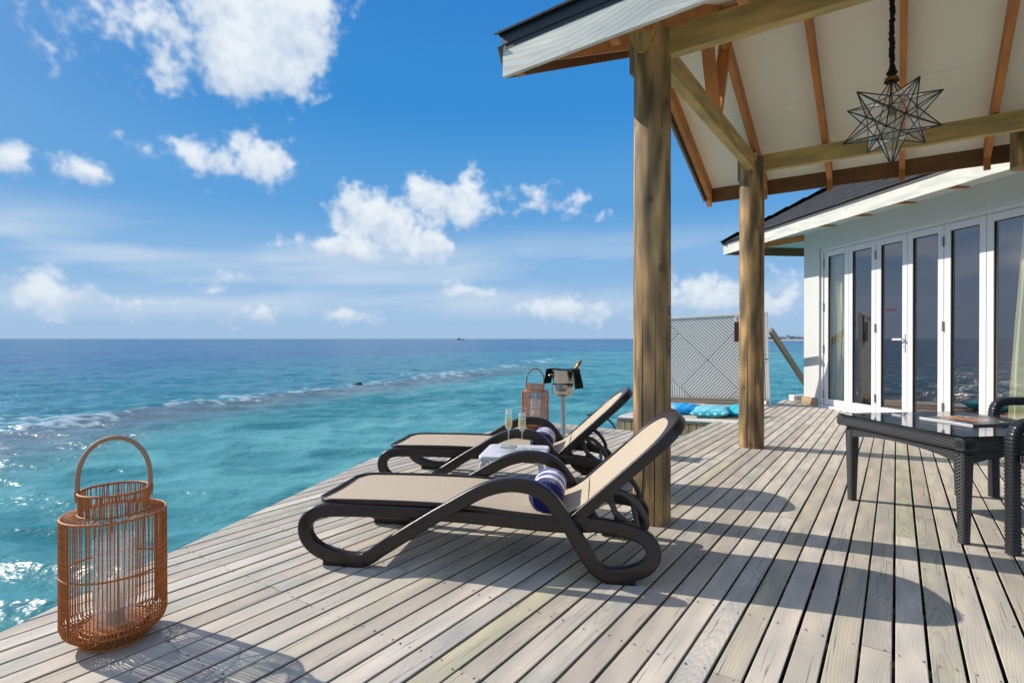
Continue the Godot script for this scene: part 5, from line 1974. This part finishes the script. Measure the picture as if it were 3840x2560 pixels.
# ------------------------------------------------------------------ the villa
func make_villa() -> void:
	# local +z runs along the front wall towards the terrace, +x goes into the house
	var o := thing("villa", "white villa with folding glass doors under a dark shingled roof with whitewashed fascia", "villa", Vector3(4.80, 0, -8.62), 7.1)
	var walls := [
		[Vector3(0.0, -0.02, -0.416), Vector3(0.20, 2.92, -0.055)],
		[Vector3(0.0, 2.455, -0.053), Vector3(0.20, 2.92, 5.6)],
		[Vector3(0.0, -0.02, 3.66), Vector3(0.20, 2.453, 5.6)],
		[Vector3(0.202, -0.02, -0.416), Vector3(4.4, 2.92, -0.22)],
		[Vector3(4.2, -0.02, -0.218), Vector3(4.4, 2.92, 5.6)],
		[Vector3(0.202, -0.02, 5.4), Vector3(4.198, 2.92, 5.6)],
	]
	for w in walls:
		var g := G.new()
		g.box(w[0], w[1])
		put("wall", g.mesh(), M.plaster, o)
	var g := G.new()
	g.box(Vector3(0.204, 2.60, -0.216), Vector3(4.196, 2.66, 5.396))
	put("room_ceiling", g.mesh(), M.interior, o)
	g = G.new()
	g.box(Vector3(0.14, -0.06, -0.21), Vector3(4.196, 0.012, 5.396))
	put("room_floor", g.mesh(), M.interior_floor, o)
	for w in [[Vector3(4.16, 0.014, -0.2), Vector3(4.198, 2.598, 5.39)], [Vector3(0.21, 0.014, -0.214), Vector3(4.15, 2.598, -0.19)], [Vector3(0.21, 0.014, 5.37), Vector3(4.15, 2.598, 5.395)]]:
		g = G.new()
		g.box(w[0], w[1])
		put("room_lining", g.mesh(), M.interior, o)
	# skirting block at the corner
	g = G.new()
	g.box(Vector3(-0.024, 0.0, -0.43), Vector3(-0.002, 0.125, -0.075), 0.002)
	put("skirting_board", g.mesh(), M.bench_wood, o)
	g = G.new()
	g.box(Vector3(-0.022, 0.0, -0.455), Vector3(0.4, 0.13, -0.432), 0.002)
	put("skirting_board", g.mesh(), M.grey_timber, o)
	for k in 2:
		g = G.new()
		g.box(Vector3(-0.10 - 0.22 * 0, 0.035 + k * 0.048, -0.66), Vector3(0.6, 0.078 + k * 0.048, -0.52), 0.003)
		put("step_board", g.mesh(), M.screen_paint, o)
	# outer frame of the doors
	g = G.new()
	g.box(Vector3(0.03, -0.01, -0.053), Vector3(0.13, 2.453, -0.006), 0.002)
	put("door_jamb", g.mesh(), M.white_frame, o)
	g = G.new()
	g.box(Vector3(0.03, 2.405, -0.004), Vector3(0.13, 2.453, 3.655), 0.002)
	put("door_head", g.mesh(), M.white_frame, o)
	g = G.new()
	g.box(Vector3(-0.01, -0.015, -0.05), Vector3(0.13, 0.032, 3.655), 0.003)
	put("threshold", g.mesh(), M.white_frame, o)
	g = G.new()
	g.box(Vector3(-0.006, 2.455, -0.05), Vector3(-0.001, 2.475, 3.7))
	put("drip_strip", g.mesh(), M.soffit, o)
	# seven folding leaves, 0.518 m each
	for k in 7:
		var z0 := 0.004 + 0.5185 * k
		var z1 := z0 + 0.5145
		var x0 := 0.045
		var x1 := 0.100
		var st0 := 0.088
		var st1 := 0.080
		if k % 2 == 1:
			st0 = 0.080
		var y0 := 0.036
		var y1 := 2.400
		var leaf := G.new()
		leaf.box(Vector3(x0, y0, z0), Vector3(x1, y1, z0 + st0), 0.004)
		leaf.box(Vector3(x0, y0, z1 - st1), Vector3(x1, y1, z1), 0.004)
		leaf.box(Vector3(x0, y1 - 0.085, z0 + st0), Vector3(x1, y1, z1 - st1), 0.004)
		leaf.box(Vector3(x0, y0, z0 + st0), Vector3(x1, y0 + 0.095, z1 - st1), 0.004)
		var door := put("folding_door", leaf.mesh(), M.white_frame, o)
		var p := G.new()
		var gl := [Vector3(0.072, y0 + 0.093, z0 + st0 - 0.002), Vector3(0.072, y1 - 0.083, z0 + st0 - 0.002), Vector3(0.072, y1 - 0.083, z1 - st1 + 0.002), Vector3(0.072, y0 + 0.093, z1 - st1 + 0.002)]
		p.quad(gl[0], gl[1], gl[2], gl[3], Vector3.LEFT)
		put("pane", p.mesh(), M.pane, door)
		p = G.new()
		for e in [[Vector3(0.050, y0 + 0.093, z0 + st0 - 0.001), Vector3(0.070, y1 - 0.083, z0 + st0 + 0.006)], [Vector3(0.050, y0 + 0.093, z1 - st1 - 0.006), Vector3(0.070, y1 - 0.083, z1 - st1 + 0.001)], [Vector3(0.050, y1 - 0.090, z0 + st0), Vector3(0.070, y1 - 0.084, z1 - st1)]]:
			p.box(e[0], e[1])
		put("gasket", p.mesh(), M.seal, door)
		p = G.new()
		p.box(Vector3(0.075, y0, z1 + 0.0003), Vector3(0.095, y1, z1 + 0.0036))
		p.box(Vector3(0.06, y1 + 0.0005, z0), Vector3(0.09, y1 + 0.0045, z1))
		put("joint_seal", p.mesh(), M.seal, door)
		if k % 2 == 0:
			for hy in ([0.20, 0.90, 1.55, 2.22] if k == 0 else [0.24, 1.20, 2.20]):
				p = G.new()
				for s in 3:
					p.tube([Vector3(0.034, hy - 0.058 + s * 0.039, z0 - 0.002), Vector3(0.034, hy - 0.021 + s * 0.039, z0 - 0.002)], 0.0105, 10)
				put("hinge", p.mesh(), M.hinge_steel, door)
		if k == 2:
			p = G.new()
			var hz := z1 - 0.036
			p.box(Vector3(0.034, 0.885, hz - 0.016), Vector3(0.044, 1.115, hz + 0.016), 0.003)
			p.bar(Vector3(0.045, 1.045, hz), Vector3(-0.012, 1.045, hz), 0.018, 0.018, 0.003)
			p.bar(Vector3(-0.010, 1.045, hz + 0.010), Vector3(-0.010, 1.045, hz - 0.135), 0.014, 0.026, 0.004)
			put("lever_handle", p.mesh(), M.white_plastic, door)
			p = G.new()
			p.box(Vector3(0.0325, 0.935, hz - 0.005), Vector3(0.0338, 0.965, hz + 0.005))
			put("keyhole", p.mesh(), M.hinge_steel, door)
			p = G.new()
			p.quad(Vector3(0.0705, 1.424, z0 + 0.135), Vector3(0.0705, 1.424, z0 + 0.315), Vector3(0.0705, 1.449, z0 + 0.315), Vector3(0.0705, 1.449, z0 + 0.135), Vector3.LEFT)
			put("sticker", p.mesh(), M.burgundy, door)
	# sheer curtains inside
	for s in [[-0.15, 0.30, 91], [2.72, 3.60, 92]]:
		var nz := noise(s[2], 1.0, 2)
		var rows := []
		for k in 25:
			var f := k / 24.0
			var row := PackedVector3Array()
			for j in 120:
				var u := j / 119.0
				var flare := 1.0 + 0.18 * f if s[2] == 92 else 1.0
				var z: float = s[1] - (s[1] - s[0]) * (1.0 - u) * (0.82 + 0.18 * f)
				row.append(Vector3(0.175 + 0.026 * sin(u * (s[1] - s[0]) * 62.0 + 1.2 * nz.get_noise_2d(u * 3, f)) + 0.02 * nz.get_noise_2d(u * 8, f * 1.5), lerpf(2.55, 0.06, f), z))
			rows.append(row)
		g = G.new()
		g.grid(rows)
		put("curtain", g.mesh(), M.curtain, o)
	# eaves
	var ex := -0.713
	var ez := -1.69
	var y0 := 2.593
	g = G.new()
	g.box(Vector3(ex, y0, ez), Vector3(ex + 0.022, y0 + 0.175, 6.0), 0.002, Vector2(0.11, 0.2))
	put("white_fascia_board", g.mesh(), M.white_fascia, o)
	g = G.new()
	g.box(Vector3(ex + 0.023, y0, ez), Vector3(4.6, y0 + 0.175, ez + 0.022), 0.002, Vector2(0.11, 0.2))
	put("end_fascia_board", g.mesh(), M.fascia_back, o)
	for q in [[ez - 0.01, -0.16], [-0.158, 6.0]]:
		g = G.new()
		g.box(Vector3(ex - 0.012, y0 + 0.165, q[0]), Vector3(ex + 0.02, y0 + 0.222 + (0.006 if q[0] > -1 else 0.0), q[1]), 0.002)
		put("eave_flashing", g.mesh(), M.flashing, o)
	g = G.new()
	g.box(Vector3(ex + 0.024, y0 + 0.15, ez + 0.024), Vector3(4.5, y0 + 0.160, 6.0))
	put("soffit", g.mesh(), M.soffit, o)
	for q in [[-1.05, 0], [0.35, 0], [1.05, 0], [1.75, 0], [2.45, 0], [3.15, 0]]:
		g = G.new()
		var tail := PackedVector2Array([Vector2(ex + 0.03, y0 + 0.148), Vector2(ex + 0.03, y0 + 0.05), Vector2(ex + 0.06, y0 + 0.025), Vector2(ex + 0.10, y0 + 0.035), Vector2(ex + 0.13, y0 + 0.10), Vector2(-0.03, y0 + 0.135), Vector2(-0.03, y0 + 0.148)])
		g.prism(Transform3D(Basis(), Vector3(0, 0, q[0])), tail, -0.022, 0.022)
		put("rafter_tail", g.mesh(), M.rafter_wood, o)
	# diagonal hip rafter at the corner
	g = G.new()
	g.bar(Vector3(ex + 0.06, y0 + 0.06, ez + 0.08), Vector3(0.02, y0 + 0.10, -0.45), 0.045, 0.09, 0.003)
	put("hip_rafter", g.mesh(), M.rafter_wood, o)
	# roof slopes, 30 degrees, meeting in a hip
	var ye := y0 + 0.215
	var rise := 0.586
	var ln := 2.85
	var A := Vector3(ex - 0.03, ye - 0.015, ez - 0.03)
	var C := A + Vector3(ln, ln * rise, ln)
	var B := Vector3(ex - 0.03, ye - 0.015, 6.0)
	var D := Vector3(C.x, C.y, 6.0)
	var E := A + Vector3(2 * ln, 0, 0)
	g = G.new()
	g.quad(A, B, D, C, Vector3(-rise, 1, 0))
	g.tri(A, C, E, Vector3(0, 1, -rise))
	g.quad(E, C, D, E + Vector3(0, 0, 6.0 - A.z), Vector3(rise, 1, 0))
	var roof := put("roof_slope", g.mesh(), M.shingle, o)
	# laid shingles, lapped
	var per := 0.145
	var along_n := Vector3(1, rise, 0).normalized()
	var nrm := Vector3(-rise, 1, 0).normalized()
	var rows_n := int(ln * sqrt(1 + rise * rise) / per)
	var rest := G.new()
	var singles := 0
	for k in rows_n:
		var d0 := k * per
		var zhip := A.z + d0 / sqrt(1 + rise * rise)
		var z := zhip + 0.02 + 0.16 * (k % 2)
		if k % 2 == 1:
			z = zhip + 0.02
		var first := true
		while z < 5.9:
			var wd := 0.32 if not (first and k % 2 == 1) else 0.17
			first = false
			var j := rng.randf_range(-0.004, 0.004)
			var lift := nrm * (0.016 + rng.randf_range(0.0, 0.004))
			var q0 := Vector3(A.x, A.y, 0) + along_n * (d0 + j) + lift
			var q1 := Vector3(A.x, A.y, 0) + along_n * (d0 + per * 1.25) + nrm * 0.004
			var single := z < 3.0 and k < 13 and singles < 298
			var s := G.new() if single else rest
			var za := Vector3(0, 0, z)
			var zb := Vector3(0, 0, z + wd - 0.008)
			var uo := Vector2(rng.randf(), rng.randf())
			s.quad(q0 + za, q0 + zb, q1 + zb, q1 + za, nrm, uo, uo + Vector2(wd, 0), uo + Vector2(wd, per), uo + Vector2(0, per))
			s.quad(q0 + za, q0 + zb, q0 + zb - nrm * 0.012, q0 + za - nrm * 0.012, -along_n)
			s.quad(q0 + za, q1 + za, q1 + za - nrm * 0.004, q0 + za - nrm * 0.012, Vector3(0, 0, -1))
			if single:
				singles += 1
				put("shingle", s.mesh(), M.shingle, roof)
			z += wd
	stuff(put("shingles", rest.mesh(), M.shingle, roof))
	# hip caps
	for k in 16:
		var f0 := k / 15.0
		var f1 := (k + 1.25) / 15.0
		g = G.new()
		var p0 := A.lerp(C, f0) + Vector3(0, 0.035, 0)
		var p1 := A.lerp(C, f1) + Vector3(0, 0.022, 0)
		var side := Vector3(0.10, -0.012, -0.10)
		g.quad(p0, p1, p1 - side, p0 - side + Vector3(0, -0.035, 0), Vector3(-1, 1, 0))
		g.quad(p0, p1, p1 + side, p0 + side + Vector3(0, -0.035, 0), Vector3(0, 1, -1))
		put("hip_cap", g.mesh(), M.shingle, roof)


# ------------------------------------------------------------------ far things
func make_far() -> void:
	var rk := thing("rock", "dark rock breaking the surface on the reef line", "rock", Vector3(-8.05, SEA - 0.05, -29.0))
	var g := G.new()
	var nz := noise(101, 1.0, 3)
	var rows := []
	for k in 9:
		var row := PackedVector3Array()
		var el := PI / 2 * k / 8.0
		for j in 20:
			var w := TAU * j / 20
			var d := Vector3(cos(w) * cos(el), sin(el), sin(w) * cos(el))
			var q := 1.0 + 0.5 * nz.get_noise_3dv(d * 1.4)
			row.append(Vector3(d.x * 0.24, d.y * 0.22, d.z * 0.3) * q)
		rows.append(row)
	g.grid(rows, true, true)
	put("boulder", g.mesh(), M.rock, rk)
	var sh := thing("ship", "tiny dark cargo ship on the horizon", "ship", Vector3(-0.092 * 1500.0, SEA, -1500.0), 0)
	g = G.new()
	var hull := PackedVector2Array([Vector2(-9.5, 2.6), Vector2(-9, 0), Vector2(8.5, 0), Vector2(10, 3.0), Vector2(6.5, 2.0), Vector2(-5, 2.0)])
	g.prism(Transform3D(), hull, -2.0, 2.0)
	put("hull", g.mesh(), M.ship_hull, sh)
	g = G.new()
	g.box(Vector3(-7.5, 2.0, -1.4), Vector3(-4.5, 5.2, 1.4))
	put("bridge", g.mesh(), M.ship_hull, sh)
	# island with palms and huts far off to the right
	var D := 900.0
	var isl := Node3D.new()
	isl.name = "island_beach"
	add_child(isl)
	isl.position = Vector3(0.545 * D, SEA, -D)
	structure(isl)
	g = G.new()
	rows = []
	for k in 5:
		var row := PackedVector3Array()
		var f: float = [1.0, 0.93, 0.85, 0.6, 0.0][k]
		for j in 32:
			var w := TAU * j / 32
			row.append(Vector3(cos(w) * 150 * f, [-0.4, 0.5, 1.2, 1.7, 2.0][k], sin(w) * 60 * f))
		rows.append(row)
	g.grid(rows, true, true)
	put("sand", g.mesh(), M.sand, isl)
	var lr := RandomNumberGenerator.new()
	lr.seed = 5
	var wood_ := G.new()
	for k in 260:
		var c := Vector3(lr.randf_range(-132, 132), 0, lr.randf_range(-30, 34))
		var tall := lr.randf_range(2.8, 6.5)
		if c.x > -60 and c.x < -30:
			tall += 2.0
		if c.x > 20:
			tall += 2.0
		c.y = 1.5
		var rr := lr.randf_range(2.0, 4.0)
		for q in 22:
			var d := Vector3(lr.randfn(), lr.randfn() * 0.7, lr.randfn()).normalized() * lr.randf_range(0.5, 1.0)
			var m := c + Vector3(d.x * rr, tall * 0.55 + d.y * tall * 0.5, d.z * rr)
			var e1 := Vector3(lr.randfn(), lr.randfn(), lr.randfn()).normalized() * 1.1
			var e2 := Vector3(lr.randfn(), lr.randfn(), lr.randfn()).normalized() * 1.1
			wood_.tri(m, m + e1, m + e2, Vector3.UP)
	var wd := put("island_trees", wood_.mesh(), M.leaves)
	wd.position = isl.position
	stuff(wd)
	tag(wd, "low dark belt of palms and bushes on the distant island", "trees")
	for q in [[-18.0, 8.0, "left"], [-4.0, 9.0, "right"]]:
		var h := thing("island_hut", "brown peaked roof among the island trees, %s one of the pair" % q[2], "hut", isl.position + Vector3(q[0], 1.0, 38))
		g = G.new()
		g.box(Vector3(-4, 0, -4), Vector3(4, 2.6, 4))
		put("wall", g.mesh(), M.hut_roof, h)
		g = G.new()
		g.lathe(Transform3D(Basis(), Vector3(0, 2.5, 0)), [Vector2(6.5, 0), Vector2(3.0, 2.6), Vector2(0, 4.8)], 8)
		put("roof", g.mesh(), M.hut_roof, h)


# ------------------------------------------------------------------
func _ready() -> void:
	rng.seed = 20240611
	var cam := Camera3D.new()
	cam.name = "camera"
	add_child(cam)
	cam.position = Vector3(0, 1.05, 0)
	cam.rotation_degrees.x = -0.25
	cam.fov = 63.1
	cam.near = 0.05
	cam.far = 40000.0
	cam.current = true
	var env := Environment.new()
	env.background_mode = Environment.BG_SKY
	env.tonemap_mode = Environment.TONE_MAPPER_LINEAR
	env.tonemap_exposure = 1.28
	env.sdfgi_enabled = true
	env.ssao_enabled = true
	env.ssil_enabled = true
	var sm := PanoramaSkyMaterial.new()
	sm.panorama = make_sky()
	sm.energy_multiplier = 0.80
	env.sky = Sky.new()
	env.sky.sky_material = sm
	env.sky_rotation = Vector3(0, PI, 0)
	var we := WorldEnvironment.new()
	we.name = "world"
	we.environment = env
	add_child(we)
	var sun := DirectionalLight3D.new()
	sun.name = "sun"
	add_child(sun)
	var dir := Vector3(0.918, -0.68, 0.397).normalized()
	sun.basis = Basis.looking_at(dir, Vector3.UP)
	sun.light_energy = 1.26
	sun.light_color = Color(1.0, 0.965, 0.91)
	sun.light_angular_distance = 0.5
	sun.shadow_enabled = true

	make_materials()
	make_sea()
	make_deck()
	make_pavilion()
	make_villa()
	make_daybed()
	make_screen()
	var near_at := Vector3(-0.706, 0, -2.537)
	var far_at := near_at + Vector3(0.05, 0, -1.335)
	make_lounger("nearer brown lounger with beige sling and raised back, in front of the white side table", near_at)
	make_lounger("farther brown lounger with beige sling, close to the water edge behind the side table", far_at)
	make_towel("blue and white striped towel rolled up on the nearer lounger", near_at)
	make_towel("blue and white striped towel rolled up on the farther lounger", far_at)
	make_side_table()
	make_bucket()
	make_lantern("tall brown wicker lantern with a tan handle in the left foreground", Vector3(-1.400, 0, -1.955), 27.0)
	var l2 := make_lantern("brown wicker lantern with a mauve handle at the far deck corner by the water", Vector3(0.272, 0, -6.5), 12.0)
	for ch in l2.get_children():
		if str(ch.name).begins_with("handle"):
			(ch as MeshInstance3D).material_override = M.handle_mauve
	make_cushion("plain bright blue cushion, left one on the daybed", ab(8.0, -2.45, 0.0) + Vector3(0, -0.035, 0), 0.46, -TURN + 20, Vector2(6, -4), M.plain_blue)
	make_cushion("aqua cushion with white wavy stripes, between the two plain ones on the daybed", ab(7.75, -2.06, 0.0) + Vector3(0, -0.005, 0), 0.50, -TURN + 8, Vector2(4, 4), M.chevron)
	make_cushion("plain turquoise cushion half hidden behind the log post", ab(7.98, -1.78, 0.0) + Vector3(0.02, 0.0, 0), 0.46, -TURN - 10, Vector2(5, 3), M.turquoise)
	make_table()
	make_chair("black woven armchair behind the glass table, near the doors", Vector3(3.485, 0, -3.425), 0.0)
	make_chair("black woven armchair at the right edge, nearest on the deck", Vector3(2.725, 0, -2.44), 2.0)
	make_star()
	make_far()
